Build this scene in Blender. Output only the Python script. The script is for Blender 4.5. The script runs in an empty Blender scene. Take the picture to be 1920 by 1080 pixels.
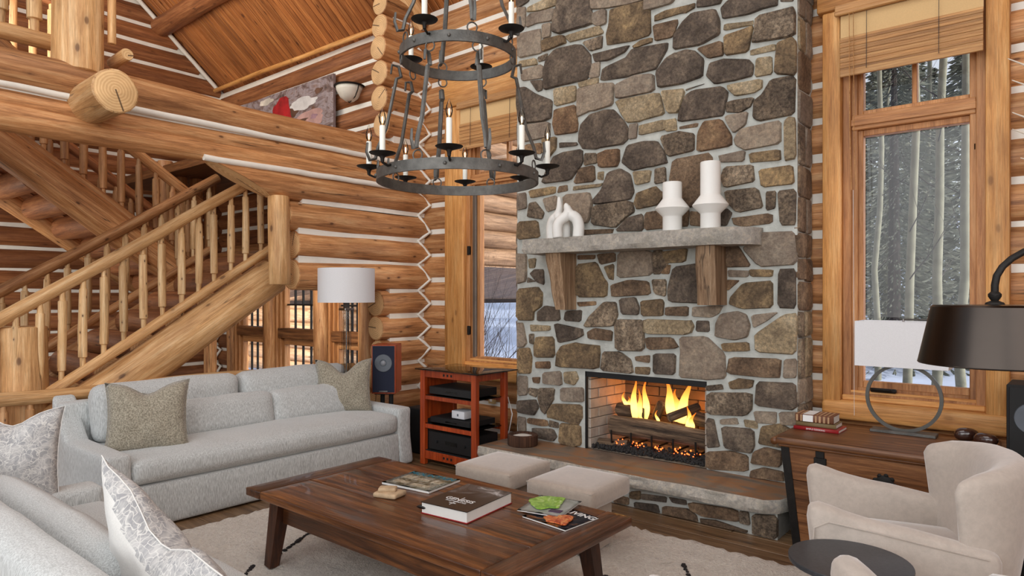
import bpy, bmesh, math, random
from mathutils import Vector, Matrix, noise
R = random.Random(7)
PI = math.pi
sc = bpy.context.scene
COL = sc.collection
# ------------------------------------------------ camera, world, sun, lights, exposure
cam = bpy.data.cameras.new('camera'); camo = bpy.data.objects.new('camera', cam); COL.objects.link(camo)
cam.sensor_width = 36; cam.lens = 36*1253/1920; cam.clip_start = .05; cam.clip_end = 300
cam.shift_y = 13/1920
camo.location = (0, 0, 1.5); camo.rotation_euler = (PI/2, 0, math.radians(39.69))
sc.camera = camo
sc.view_settings.view_transform = 'Standard'; sc.view_settings.look = 'None'
sc.view_settings.gamma = 1; sc.view_settings.use_curve_mapping = False
sc.view_settings.exposure = -0.1
wd = bpy.data.worlds.new('sky'); sc.world = wd; wd.use_nodes = True
nt = wd.node_tree; nt.nodes.clear()
sky = nt.nodes.new('ShaderNodeTexSky'); sky.sky_type = 'NISHITA'; sky.sun_disc = False
sky.sun_elevation = math.radians(32); sky.sun_rotation = math.radians(70); sky.air_density = .8; sky.dust_density = 2.5
bg = nt.nodes.new('ShaderNodeBackground'); bg.inputs[1].default_value = .24
wo = nt.nodes.new('ShaderNodeOutputWorld')
hs = nt.nodes.new('ShaderNodeHueSaturation'); hs.inputs['Saturation'].default_value = .35; nt.links.new(sky.outputs[0], hs.inputs['Color']); nt.links.new(hs.outputs[0], bg.inputs[0]); nt.links.new(bg.outputs[0], wo.inputs[0])
def light(name, kind, loc, energy, color=(1, 1, 1), size=1, size_y=None, target=None, soft=None):
    l = bpy.data.lights.new(name, kind); l.energy = energy; l.color = color
    o = bpy.data.objects.new(name, l); COL.objects.link(o); o.location = loc
    if kind == 'AREA':
        l.shape = 'RECTANGLE'; l.size = size; l.size_y = size_y or size
    if kind == 'SUN': l.angle = soft or .01
    if kind == 'POINT': l.shadow_soft_size = soft or .05
    if target is not None:
        o.rotation_euler = (Vector(target)-Vector(loc)).to_track_quat('-Z', 'Y').to_euler()
    return o
light('sun', 'SUN', (8, 6, 8), 3.6, (1, .93, .82), target=(8-.985, 6-.07, 8-.40), soft=.01)
light('rear_fill_light', 'AREA', (-1.2, -2.6, 2.6), 190, (1, .99, .97), 5.5, 3.2, target=(-2.6, 4.5, 1.3))  # added area lamp, stands in for unseen windows behind the camera
light('side_fill_light', 'AREA', (1.9, .6, 2.4), 75, (.95, .98, 1), 3, 2.2, target=(-3, 3, 1.2))  # added area lamp filling from the right; the wall there has no opening
light('loft_fill_light', 'AREA', (-7.6, 1.9, 4.3), 70, (1, .92, .8), 2.5, 1.5, target=(-7.4, 4.0, 5.2))  # added area lamp to brighten the dark loft; no fixture there
light('landing_fill_light', 'AREA', (-6.6, 3.95, 1.66), 16, (1, .93, .82), .5, .4, target=(-7.5, 4.9, .8))  # added lamp, unseen under the landing, to brighten the window posts
light('under_stair_fill', 'AREA', (-8.6, 1.0, 1.7), 18, (1, .93, .82), 1.2, .6, target=(-9.0, 4.6, 1.2))  # added lamp to lift the space below the stairs; no fixture there
light('overhead_fill_light', 'AREA', (-2.5, 1.2, 5.6), 95, (1, .97, .93), 4, 3, target=(-3, 3.2, 0))  # added overhead area lamp for general fill; no window up there
# ------------------------------------------------ helpers
def ob(name, me, parent=None, loc=None):
    o = bpy.data.objects.new(name, me); COL.objects.link(o)
    if parent is not None: o.parent = parent
    if loc is not None: o.location = loc
    return o
def tag(o, label=None, cat=None, group=None, kind=None):
    if label: o['label'] = label
    if cat: o['category'] = cat
    if group: o['group'] = group
    if kind: o['kind'] = kind
    return o
def empty(name, loc=(0, 0, 0), rz=0, label=None, cat=None, group=None, kind=None):
    o = bpy.data.objects.new(name, None); COL.objects.link(o); o.location = loc; o.rotation_euler = (0, 0, rz)
    o.empty_display_size = .1
    return tag(o, label, cat, group, kind)
def fin(name, bm, mats, parent=None, smooth=True, loc=None, ang=None):
    bmesh.ops.recalc_face_normals(bm, faces=bm.faces)
    me = bpy.data.meshes.new(name); bm.to_mesh(me); bm.free()
    for m in (mats if isinstance(mats, (list, tuple)) else [mats]): me.materials.append(m)
    if smooth:
        me.shade_smooth() if ang is None else me.shade_smooth()
        if ang is not None: 
            try: me.set_sharp_from_angle(angle=math.radians(ang))
            except Exception: pass
    return ob(name, me, parent, loc)
def copy_tree(o, parent=None):
    c = o.copy(); COL.objects.link(c); c.parent = parent
    for ch in [x for x in bpy.data.objects if x.parent == o]: copy_tree(ch, c)
    return c
def box(bm, c, s, rz=0, rx=0, ry=0, bev=0, mi=0, seg=1):
    M = Matrix.Translation(c) @ Matrix.Rotation(rz, 4, 'Z') @ Matrix.Rotation(ry, 4, 'Y') @ Matrix.Rotation(rx, 4, 'X') @ Matrix.Diagonal((s[0], s[1], s[2], 1))
    r = bmesh.ops.create_cube(bm, size=1, matrix=M)
    fs = list({f for v in r['verts'] for f in v.link_faces})
    if bev:
        es = list({e for f in fs for e in f.edges})
        rr = bmesh.ops.bevel(bm, geom=es, offset=bev, segments=seg, affect='EDGES', profile=.5)
        fs = rr['faces']+[f for f in fs if f.is_valid]
    for f in fs: f.material_index = mi
def bx(bm, a, b, bev=0, mi=0, seg=1):
    box(bm, [(a[i]+b[i])/2 for i in range(3)], [abs(b[i]-a[i]) for i in range(3)], bev=bev, mi=mi, seg=seg)
def frame(d):
    d = Vector(d).normalized(); up = Vector((0, 0, 1)) if abs(d.z) < .95 else Vector((0, 1, 0))
    a = d.cross(up).normalized(); return a, a.cross(d).normalized()
def tube(bm, pts, rad, n=8, caps=True, closed=False, mi=0, cmi=None, sq=None):
    pts = [Vector(p) for p in pts]; k = len(pts)
    if not isinstance(rad, (list, tuple)): rad = [rad]*k
    rings = []; pa = None
    for i in range(k):
        if closed: d = pts[(i+1) % k]-pts[i-1]
        else: d = pts[min(i+1, k-1)]-pts[max(i-1, 0)]
        d.normalize()
        if pa is None: a, b = frame(d)
        else:
            a = pa-d*pa.dot(d)
            a = a.normalized() if a.length > 1e-5 else frame(d)[0]
            b = a.cross(d)
        pa = a
        ring = []
        for j in range(n):
            t = 2*PI*j/n+(PI/4 if n == 4 else 0)
            fx, fy = (sq if sq else (1, 1))
            ring.append(bm.verts.new(pts[i]+(a*math.cos(t)*fx+b*math.sin(t)*fy)*rad[i]))
        rings.append(ring)
    for i in range(k if closed else k-1):
        r0, r1 = rings[i], rings[(i+1) % k]
        for j in range(n):
            f = bm.faces.new((r0[j], r0[(j+1) % n], r1[(j+1) % n], r1[j])); f.material_index = mi
    if caps and not closed:
        for r in (rings[0], rings[-1]):
            f = bm.faces.new(r); f.material_index = cmi if cmi is not None else mi
    return rings
def lathe(bm, prof, n=24, c=(0, 0, 0), mi=0, axis='z', arc=2*PI):
    c = Vector(c); rings = []
    for r, z in prof:
        ring = []
        for j in range(n if r > 1e-6 else 1):
            t = 2*PI*j/n
            p = Vector((r*math.cos(t), r*math.sin(t), z))
            if axis == 'y': p = Vector((p.x, -p.z, p.y))
            if axis == 'x': p = Vector((p.z, p.x, p.y))
            ring.append(bm.verts.new(c+p))
        rings.append(ring)
    for a, b in zip(rings, rings[1:]):
        for j in range(n):
            vs = [a[j % len(a)], a[(j+1) % len(a)], b[(j+1) % len(b)], b[j % len(b)]]
            u = []
            for v in vs:
                if v not in u: u.append(v)
            if len(u) > 2: bm.faces.new(u).material_index = mi
def axisgrid(h, r, n):
    r = min(r, h*.98)
    a = [-h, -h+r*.3, -h+r]; b = [h-r, h-r*.3, h]
    m = [(-h+r)+(2*(h-r))*i/(n+1) for i in range(1, n+1)]
    return a+m+b
def softbox(bm, c, s, r, bulge=(0, 0, 0), n=(6, 6, 4), noi=0, seed=0, rz=0, rx=0, ry=0, fn=None, mi=0):
    h = [x/2 for x in s]; r = min(r, min(h)*.98); G = [axisgrid(h[i], r, n[i]) for i in range(3)]
    M = Matrix.Translation(c) @ Matrix.Rotation(rz, 4, 'Z') @ Matrix.Rotation(ry, 4, 'Y') @ Matrix.Rotation(rx, 4, 'X')
    V = {}
    def vert(p):
        key = tuple(round(x, 5) for x in p)
        if key in V: return V[key]
        q = Vector(p); inn = Vector([max(-(h[i]-r), min(h[i]-r, p[i])) for i in range(3)])
        d = q-inn
        o = inn+d.normalized()*r if d.length > 1e-9 else q
        for i in range(3):
            j, k = [x for x in range(3) if x != i]
            w = max(0, 1-(p[j]/h[j])**2)**.6*max(0, 1-(p[k]/h[k])**2)**.6
            o[i] += bulge[i]*w*p[i]/h[i]
        if noi:
            nn = noise.noise(Vector(p)*4+Vector((seed*7.1, seed*3.3, 0)))
            o += o.normalized()*nn*noi
        if fn: o = fn(o)
        V[key] = bm.verts.new(M @ o); return V[key]
    for i in range(3):
        j, k = [x for x in range(3) if x != i]
        for sgn in (-1, 1):
            for a in range(len(G[j])-1):
                for b in range(len(G[k])-1):
                    q = []
                    for aa, bb in ((a, b), (a+1, b), (a+1, b+1), (a, b+1)):
                        p = [0, 0, 0]; p[i] = sgn*h[i]; p[j] = G[j][aa]; p[k] = G[k][bb]; q.append(vert(p))
                    if len(set(q)) == 4: bm.faces.new(q).material_index = mi
def SB(name, c, s, r, mat, parent, **k):
    bm = bmesh.new(); softbox(bm, c, s, r, **k); return fin(name, bm, mat, parent)
def BX(name, a, b, mat, parent, bev=0, smooth=False, seg=1):
    bm = bmesh.new(); bx(bm, a, b, bev, seg=seg); return fin(name, bm, mat, parent, smooth, ang=40)
def TB(name, pts, rad, mat, parent, n=8, **k):
    bm = bmesh.new(); tube(bm, pts, rad, n, **k); return fin(name, bm, mat, parent, ang=50)
def LT(name, prof, mat, parent, n=24, c=(0, 0, 0), axis='z', loc=None, ang=35):
    bm = bmesh.new(); lathe(bm, prof, n, c, axis=axis); return fin(name, bm, mat, parent, loc=loc, ang=ang)
# ------------------------------------------------ materials
def C(r, g, b):
    f = lambda x: ((x/255)/12.92 if x/255 <= .04045 else ((x/255+.055)/1.055)**2.4)
    return (f(r), f(g), f(b), 1)
class NT:
    def __init__(s, name):
        s.m = bpy.data.materials.new(name); s.m.use_nodes = True; s.t = s.m.node_tree
        s.p = s.t.nodes['Principled BSDF']; s.out = s.t.nodes['Material Output']
    def n(s, typ, **k):
        nd = s.t.nodes.new('ShaderNode'+typ)
        for a, b in k.items():
            if a[0] == '_': nd.inputs[a[1:].replace('_', ' ')].default_value = b
            else: setattr(nd, a, b)
        return nd
    def l(s, a, b): s.t.links.new(a, b); return s
    def co(s, scale=(1, 1, 1), rnd=True, src='Object'):
        tc = s.n('TexCoord'); mp = s.n('Mapping'); mp.inputs['Scale'].default_value = scale
        if rnd:
            oi = s.n('ObjectInfo'); mu = s.n('Math', operation='MULTIPLY'); mu.inputs[1].default_value = 37.7
            s.l(oi.outputs['Random'], mu.inputs[0]); s.l(mu.outputs[0], mp.inputs['Location'])
        s.l(tc.outputs[src], mp.inputs['Vector']); return mp.outputs[0]
    def noise(s, v, scale, det=4, rough=.6, dist=0):
        nd = s.n('TexNoise'); nd.inputs['Scale'].default_value = scale; nd.inputs['Detail'].default_value = det
        nd.inputs['Roughness'].default_value = rough; nd.inputs['Distortion'].default_value = dist
        s.l(v, nd.inputs['Vector']); return nd.outputs[0]
    def ramp(s, f, stops, interp='LINEAR'):
        r = s.n('ValToRGB'); e = r.color_ramp.elements; r.color_ramp.interpolation = interp
        while len(e) < len(stops): e.new(.5)
        for i, (p, c) in enumerate(stops): e[i].position = p; e[i].color = c if len(c) == 4 else (*c, 1)
        s.l(f, r.inputs[0]); return r.outputs[0]
    def mix(s, f, a, b, typ='MIX'):
        m = s.n('Mix', data_type='RGBA', blend_type=typ)
        for sock, v in ((m.inputs[0], f), (m.inputs[6], a), (m.inputs[7], b)):
            if hasattr(v, 'type') and hasattr(v, 'links'): s.l(v, sock)
            else: sock.default_value = v
        return m.outputs[2]
    def bump(s, f, st=.3, dist=.01):
        b = s.n('Bump'); b.inputs['Strength'].default_value = st; b.inputs['Distance'].default_value = dist
        s.l(f, b.inputs['Height']); s.l(b.outputs[0], s.p.inputs['Normal'])
    def base(s, c, rough=.6, metal=0, **k):
        if hasattr(c, 'links'): s.l(c, s.p.inputs['Base Color'])
        else: s.p.inputs['Base Color'].default_value = c
        if hasattr(rough, 'links'): s.l(rough, s.p.inputs['Roughness'])
        else: s.p.inputs['Roughness'].default_value = rough
        s.p.inputs['Metallic'].default_value = metal
        for a, b in k.items(): s.p.inputs[a.replace('_', ' ')].default_value = b
        return s.m
W0 = (0, 0, 0, 1); W1 = (1, 1, 1, 1)
def ax(axis, lo, hi): return tuple(lo if i == axis else hi for i in range(3))
def wood(name, c1, c2, c3, axis=0, grain=7, rough=.55, knots=.55, crack=.8, rnd=True, bump=.35, coat=0, kf=1):
    """c1 dark grain, c2 mid, c3 light"""
    s = NT(name)
    v = s.co(ax(axis, .45, grain), rnd)
    g = s.noise(v, 3.2, 9, .74, .35)
    col = s.ramp(g, [(.34, c1), (.5, c2), (.64, c3)])
    fine = s.noise(s.co(ax(axis, 2.2, grain*9), rnd), 3, 4, .7)
    col = s.mix(.75, col, s.ramp(fine, [(.36, (.74, .70, .66)), (.5, (1, 1, 1)), (.62, (1.16, 1.15, 1.13))]), 'MULTIPLY')
    v2 = s.co(ax(axis, .5, 1.6), rnd)
    if rnd:
        oi2 = s.n('ObjectInfo'); col = s.mix(1.0, col, s.ramp(oi2.outputs['Random'], [(0, (.84, .83, .82)), (1, (1.12, 1.12, 1.12))]), 'MULTIPLY')
    big = s.ramp(s.noise(v2, 1.3, 3), [(.35, (.72, .68, .64)), (.65, (1.18, 1.15, 1.1))])
    col = s.mix(.8, col, big, 'MULTIPLY')
    if crack:
        cr = s.noise(s.co(ax(axis, .16, 5), rnd), 1.6, 3, .5, .25)
        k = s.ramp(cr, [(.0, W1), (.494, W1), (.4985, W0), (.5015, W0), (.506, W1)])
        brk = s.ramp(s.noise(s.co(ax(axis, .7, .9), rnd), 1.5, 1), [(.47, W0), (.53, W1)])
        kk = s.mix(brk, W1, k)
        col = s.mix(crack, col, s.mix(kk, C(42, 26, 18), W1), 'MULTIPLY')
    if knots:
        vo = s.n('TexVoronoi'); vo.inputs['Scale'].default_value = 1; s.l(s.co(ax(axis, 3.1*kf, 6.5*kf), rnd), vo.inputs['Vector'])
        kn = s.ramp(vo.outputs['Distance'], [(.0, W0), (.07, (.1, .1, .1)), (.11, (.75, .75, .75)), (.24, W1)])
        col = s.mix(knots, col, s.mix(kn, C(92, 56, 34), W1), 'MULTIPLY')
    s.bump(g, bump, .006)
    return s.base(col, rough, Coat_Weight=coat)
LOGW = wood('log_honey', C(132, 86, 50), C(190, 136, 88), C(216, 172, 124), 0, coat=0, knots=.85, kf=1.5)
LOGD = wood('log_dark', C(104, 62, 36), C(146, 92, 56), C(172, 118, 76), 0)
LOGL = wood('log_pale', C(176, 128, 80), C(212, 168, 116), C(232, 198, 152), 0, knots=.8, crack=.6)
LOGY = wood('log_grey_brown', C(104, 80, 60), C(146, 116, 90), C(172, 142, 114), 0)
LOGX = wood('log_weathered', C(150, 118, 92), C(196, 158, 124), C(220, 190, 158), 0)
def endgrain(name, c1, c2):
    s = NT(name); tc = s.co((.001, 1, 1), False)
    nd = s.n('TexWave', wave_type='RINGS', rings_direction='SPHERICAL'); nd.inputs['Scale'].default_value = 17
    nd.inputs['Distortion'].default_value = 2.2; nd.inputs['Detail'].default_value = 2
    s.l(tc, nd.inputs['Vector'])
    col = s.mix(s.ramp(nd.outputs['Fac'], [(.1, (.45, .45, .45)), (.9, W1)]), c1, c2)
    sp = s.n('SeparateXYZ'); s.l(s.co((1, 1, 1), False), sp.inputs[0])
    m1 = s.n('Math', operation='MULTIPLY'); m1.inputs[1].default_value = .35; s.l(sp.outputs['Z'], m1.inputs[0])
    m2 = s.n('Math', operation='ADD'); s.l(sp.outputs['Y'], m2.inputs[0]).l(m1.outputs[0], m2.inputs[1])
    m3 = s.n('Math', operation='ABSOLUTE'); s.l(m2.outputs[0], m3.inputs[0])
    m4 = s.n('Math', operation='MAXIMUM'); s.l(m3.outputs[0], m4.inputs[0]).l(sp.outputs['Z'], m4.inputs[1])
    col = s.mix(s.ramp(m4.outputs[0], [(.0, W0), (.003, W0), (.006, W1)]), C(70, 44, 28), col)
    col = s.mix(.7, col, s.ramp(s.noise(s.co((1, 1, 1)), 9, 4), [(.3, (.75, .7, .65)), (.7, (1.15, 1.12, 1.1))]), 'MULTIPLY')
    return s.base(col, .7)
ENDG = endgrain('log_end_grain', C(188, 140, 90), C(226, 188, 138))
ENDP = endgrain('log_end_pale', C(200, 150, 96), C(232, 196, 144))
TRIMV = wood('pine_trim_upright', C(186, 124, 62), C(218, 158, 90), C(234, 182, 118), 2, knots=.5, crack=.3)
TRIMH = wood('pine_trim_level', C(186, 124, 62), C(218, 158, 90), C(234, 182, 118), 0, knots=.4, crack=.3)
TRIMD = wood('window_frame_wood', C(150, 98, 56), C(188, 132, 82), C(206, 156, 106), 2, knots=.1, crack=0)
TRIMDH = wood('window_rail_wood', C(150, 98, 56), C(188, 132, 82), C(206, 156, 106), 0, knots=.1, crack=0)
PLANKC = wood('ceiling_plank_wood', C(122, 70, 34), C(176, 110, 58), C(204, 140, 82), 1, grain=12, knots=.8, crack=0)
FLOORW = wood('floor_plank_wood', C(84, 62, 42), C(124, 97, 70), C(152, 124, 94), 0, grain=10, rough=.35)
TABLEW = wood('table_walnut', C(40, 22, 12), C(86, 50, 27), C(134, 84, 44), 0, grain=9, rough=.3, knots=.5, crack=.5, coat=.25)
TABLEY = wood('table_walnut_cross', C(40, 22, 12), C(78, 46, 26), C(116, 70, 40), 1, grain=9, rough=.3, knots=.5, crack=.5, coat=.25)
TABLEZ = wood('table_walnut_upright', C(34, 17, 9), C(66, 35, 20), C(92, 52, 30), 2, grain=9, rough=.4)
CHESTW = wood('chest_pine', C(74, 44, 24), C(120, 78, 46), C(150, 104, 66), 0, grain=8, rough=.4, knots=.6)
RACKW = wood('cherry_wood', C(126, 44, 12), C(160, 62, 22), C(182, 82, 34), 2, grain=10, rough=.35, knots=0, crack=0)
BARK = wood('bark_band', C(44, 26, 16), C(78, 50, 34), C(110, 76, 56), 2, grain=16, rough=.9, knots=0, bump=.9)
CHAR = wood('charred_bark', C(26, 20, 17), C(98, 80, 64), C(160, 136, 112), 0, grain=9, rough=.95, knots=0, bump=1)
CORB = wood('corbel_wood', C(98, 74, 54), C(148, 122, 96), C(174, 150, 124), 2, grain=9, rough=.8, knots=.3)
def plain(name, c, rough=.6, metal=0, var=.15, sc_=6, bump=0, **k):
    s = NT(name); n = s.noise(s.co(), sc_, 4)
    col = s.mix(1.0, c, s.ramp(n, [(.3, (1-var,)*3), (.7, (1+var,)*3)]), 'MULTIPLY')
    if bump: s.bump(s.noise(s.co(), sc_*6, 4), bump, .004)
    return s.base(col, rough, metal, **k)
CHINK = plain('white_chinking', C(238, 234, 224), .85, var=.06, bump=.3)
MORTAR = plain('grey_mortar', C(186, 188, 182), .95, var=.16, sc_=12, bump=1)
def stone(name, c1, c2, c3, speck=.5):
    s = NT(name)
    a = s.noise(s.co((1, 1, 1)), 5, 5, .65, .6)
    col = s.ramp(a, [(.3, c1), (.5, c2), (.7, c3)])
    f = s.noise(s.co((1, 1, 1)), 48, 5, .8)
    col = s.mix(.55, col, s.ramp(s.noise(s.co((1, 1, 1)), 16, 5, .75, .8), [(.36, (.6, .57, .54)), (.5, (1, 1, 1)), (.64, (1.35, 1.3, 1.2))]), 'MULTIPLY')
    col = s.mix(speck, col, s.ramp(f, [(.4, (.4, .37, .35)), (.5, (1, 1, 1)), (.6, (1.6, 1.55, 1.45))]), 'MULTIPLY')
    oi = s.n('ObjectInfo')
    col = s.mix(.5, col, s.ramp(oi.outputs['Random'], [(0, (.72, .7, .68)), (.5, (1, 1, 1)), (1, (1.25, 1.2, 1.12))]), 'MULTIPLY')
    s.bump(s.noise(s.co((1, 1, 1)), 30, 8, .8), 1, .03)
    return s.base(col, .9)
ST = {'K': stone('stone_charcoal', C(86, 76, 67), C(118, 105, 94), C(160, 144, 126)),
      'B': stone('stone_brown', C(98, 80, 64), C(140, 116, 94), C(178, 152, 124)),
      'G': stone('stone_taupe', C(146, 130, 116), C(172, 156, 140), C(192, 178, 160), .3),
      'T': stone('stone_gold', C(146, 130, 108), C(190, 170, 138), C(222, 204, 172), .5),
      'O': stone('stone_ochre', C(100, 84, 68), C(148, 126, 98), C(200, 172, 130)),
      'R': stone('stone_rust', C(98, 78, 62), C(144, 114, 88), C(192, 160, 124)),
      'S': stone('stone_speckled', C(92, 80, 70), C(142, 126, 108), C(190, 172, 150), .8)}
SLAB = stone('flagstone', C(200, 195, 184), C(222, 217, 208), C(236, 231, 222), .2)
def hearth_top():
    s = NT('hearth_slate')
    a = s.noise(s.co((1, 2.6, 1), False), 1.6, 5, .6, 1.2)
    col = s.ramp(a, [(.3, C(88, 80, 72)), (.47, C(126, 112, 98)), (.56, C(150, 108, 74)), (.7, C(112, 100, 90))])
    s.bump(s.noise(s.co((1, 2, 1)), 14, 4), .3, .006)
    return s.base(col, .5)
SLATE = hearth_top()
def fabric(name, c, c2=None, scale=300, amt=.12, bump=.25, streak=(1, 1, 1), rough=.95, sheen=.3, big=.0):
    s = NT(name); n = s.noise(s.co(streak), scale, 3, .7)
    col = s.mix(s.ramp(n, [(.38, W0), (.62, W1)]), tuple(x*(1-amt) for x in c[:3])+(1,), c2 or tuple(min(1, x*(1+amt)) for x in c[:3])+(1,))
    if big:
        col = s.mix(big, col, s.ramp(s.noise(s.co((1, 1, 1)), 5, 4, .6, 1), [(.35, (.8, .8, .8)), (.65, (1.15, 1.15, 1.15))]), 'MULTIPLY')
    s.bump(n, bump, .003)
    return s.base(col, rough, Sheen_Weight=sheen)
LINEN = fabric('grey_linen', C(190, 193, 192), scale=55, streak=(4, 4, .5), amt=.26, bump=.3, big=.15)
VELVET = fabric('greige_velvet', C(186, 174, 163), scale=40, amt=.05, big=.3, sheen=.7)
OTTO = fabric('taupe_velvet', C(168, 153, 139), scale=40, amt=.05, big=.35, sheen=.7)
OLIVE = fabric('olive_weave', C(138, 130, 112), C(176, 168, 150), scale=110, amt=.3, bump=.5)
CREAMF = fabric('white_cotton', C(214, 212, 208), scale=200, amt=.05)
def patterned():
    s = NT('grey_lace_print'); vo = s.n('TexVoronoi', feature='DISTANCE_TO_EDGE'); vo.inputs['Scale'].default_value = 34
    n = s.noise(s.co((1, 1, 1)), 12, 4, .7, 2)
    tc = s.co((1, 1, 1)); mx = s.n('VectorMath', operation='ADD'); s.l(tc, mx.inputs[0])
    nn = s.n('TexNoise'); nn.inputs['Scale'].default_value = 14; s.l(tc, nn.inputs['Vector'])
    scl = s.n('VectorMath', operation='SCALE'); scl.inputs['Scale'].default_value = .12; s.l(nn.outputs[1], scl.inputs[0]); s.l(scl.outputs[0], mx.inputs[1])
    s.l(mx.outputs[0], vo.inputs['Vector'])
    f = s.ramp(vo.outputs['Distance'], [(.02, W0), (.07, W1)])
    col = s.mix(f, C(206, 204, 200), s.mix(s.ramp(n, [(.4, W0), (.6, W1)]), C(150, 150, 152), C(188, 186, 184)))
    return s.base(col, .95)
LACE = patterned()
IRON = plain('wrought_iron', C(98, 96, 92), .5, .5, var=.3, sc_=20, bump=.4)
IRONB = plain('black_iron', C(34, 31, 29), .6, .5, var=.3, sc_=20, bump=.4)
BLACK = plain('black_plastic', C(22, 22, 24), .35, 0, var=.1)
BLACKM = plain('matt_black', C(14, 14, 15), .7, 0, var=.1)
NAVY = fabric('navy_speaker_cloth', C(26, 32, 52), scale=300, amt=.2)
CHROME = plain('brushed_nickel', C(170, 168, 164), .25, 1, var=.05)
BRONZE = plain('dark_bronze', C(60, 54, 50), .3, 1, var=.12, sc_=3)
WHITE = plain('white_ceramic', C(236, 236, 232), .45, 0, var=.02)
WAX = plain('candle_sleeve', C(240, 240, 230), .5, 0, var=.02)
SHADE = fabric('lampshade_linen', C(226, 226, 228), scale=220, amt=.03, bump=.1); SHADE.node_tree.nodes['Principled BSDF'].inputs['Emission Strength'].default_value = 0
SCREEN = plain('grey_cone', C(86, 92, 100), .5, 0)
DWOOD = plain('polished_dark_wood', C(58, 34, 26), .18, 0, var=.25, sc_=5, Coat_Weight=.6)
GREYT = plain('charcoal_laminate', C(58, 60, 64), .38, 0, var=.25, sc_=90)
WAXS = plain('white_wax', C(225, 220, 212), .8, 0, var=.08, sc_=30)
ROCKM = plain('driftwood_pale', C(186, 160, 128), .8, 0, var=.25, sc_=20, bump=.6)
PAPER = plain('paper_edge', C(225, 223, 218), .8, 0, var=.05)
WPLAST = plain('white_plastic', C(220, 222, 226), .4, 0, var=.02)
REDC = plain('red_cover', C(150, 30, 36), .4, 0, var=.06)
def glassmat(name, tint=(1, 1, 1, 1), ior=1.45):
    s = NT(name); s.t.nodes.remove(s.p)
    tr = s.n('BsdfTransparent'); tr.inputs[0].default_value = tint; gl = s.n('BsdfGlossy'); gl.inputs['Roughness'].default_value = .01
    fr = s.n('Fresnel'); fr.inputs[0].default_value = ior; mx = s.n('MixShader')
    s.l(fr.outputs[0], mx.inputs[0]).l(tr.outputs[0], mx.inputs[1]).l(gl.outputs[0], mx.inputs[2]).l(mx.outputs[0], s.out.inputs[0])
    return s.m
PANE = glassmat('window_glass'); SMOKE = glassmat('smoked_glass', (.35, .33, .3, 1), 1.6); CLEARG = glassmat('clear_glass', (.93, .95, .96, 1), 1.5)
def emis(name, c, st):
    s = NT(name); s.base(c, .5); s.p.inputs['Emission Color'].default_value = c; s.p.inputs['Emission Strength'].default_value = st; return s.m
def flame():
    s = NT('flame'); s.t.nodes.remove(s.p)
    tc = s.n('TexCoord'); sp = s.n('SeparateXYZ'); s.l(tc.outputs['Generated'], sp.inputs[0])
    col = s.ramp(sp.outputs['Z'], [(0, (1, .55, .12)), (.3, (1, .62, .16)), (.65, (1, .36, .05)), (1, (1, .16, .01))])
    em = s.n('Emission'); s.l(col, em.inputs[0]); st = s.ramp(sp.outputs['Z'], [(0, (.9, .9, .9)), (.25, (1, 1, 1)), (1, (.25, .25, .25))])
    mu = s.n('Math', operation='MULTIPLY'); mu.inputs[1].default_value = 3.4; s.l(st, mu.inputs[0]); s.l(mu.outputs[0], em.inputs[1])
    tr = s.n('BsdfTransparent'); lw = s.n('LayerWeight'); lw.inputs[0].default_value = .35
    mx = s.n('MixShader'); s.l(lw.outputs['Facing'], mx.inputs[0]).l(em.outputs[0], mx.inputs[1]).l(tr.outputs[0], mx.inputs[2]).l(mx.outputs[0], s.out.inputs[0])
    return s.m
FLAME = flame(); EMBER = emis('ember', (1, .16, .03, 1), 3.5)
def firebrick():
    s = NT('fire_brick'); col = s.ramp(s.noise(s.co(), 9, 4), [(.3, C(166, 154, 142)), (.7, C(198, 186, 172))]); s.bump(s.noise(s.co(), 40, 4), .4, .004); return s.base(col, .9)
FBRICK = firebrick(); DBRICK = plain('dark_fire_brick', C(104, 86, 70), .95, var=.35, sc_=4, bump=.5)  # back wall of the firebox takes a darker brown brick than the sides
SNOW = plain('snow', C(196, 210, 238), .8, var=.1, sc_=1.5, bump=.2)
ASPEN = plain('aspen_bark', C(124, 124, 108), .85, var=.25, sc_=7)
NEEDLE = plain('pine_needles', C(112, 117, 106), .8, var=.3, sc_=2)
TWIG = plain('dark_twigs', C(58, 52, 52), .8, var=.2)
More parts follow.
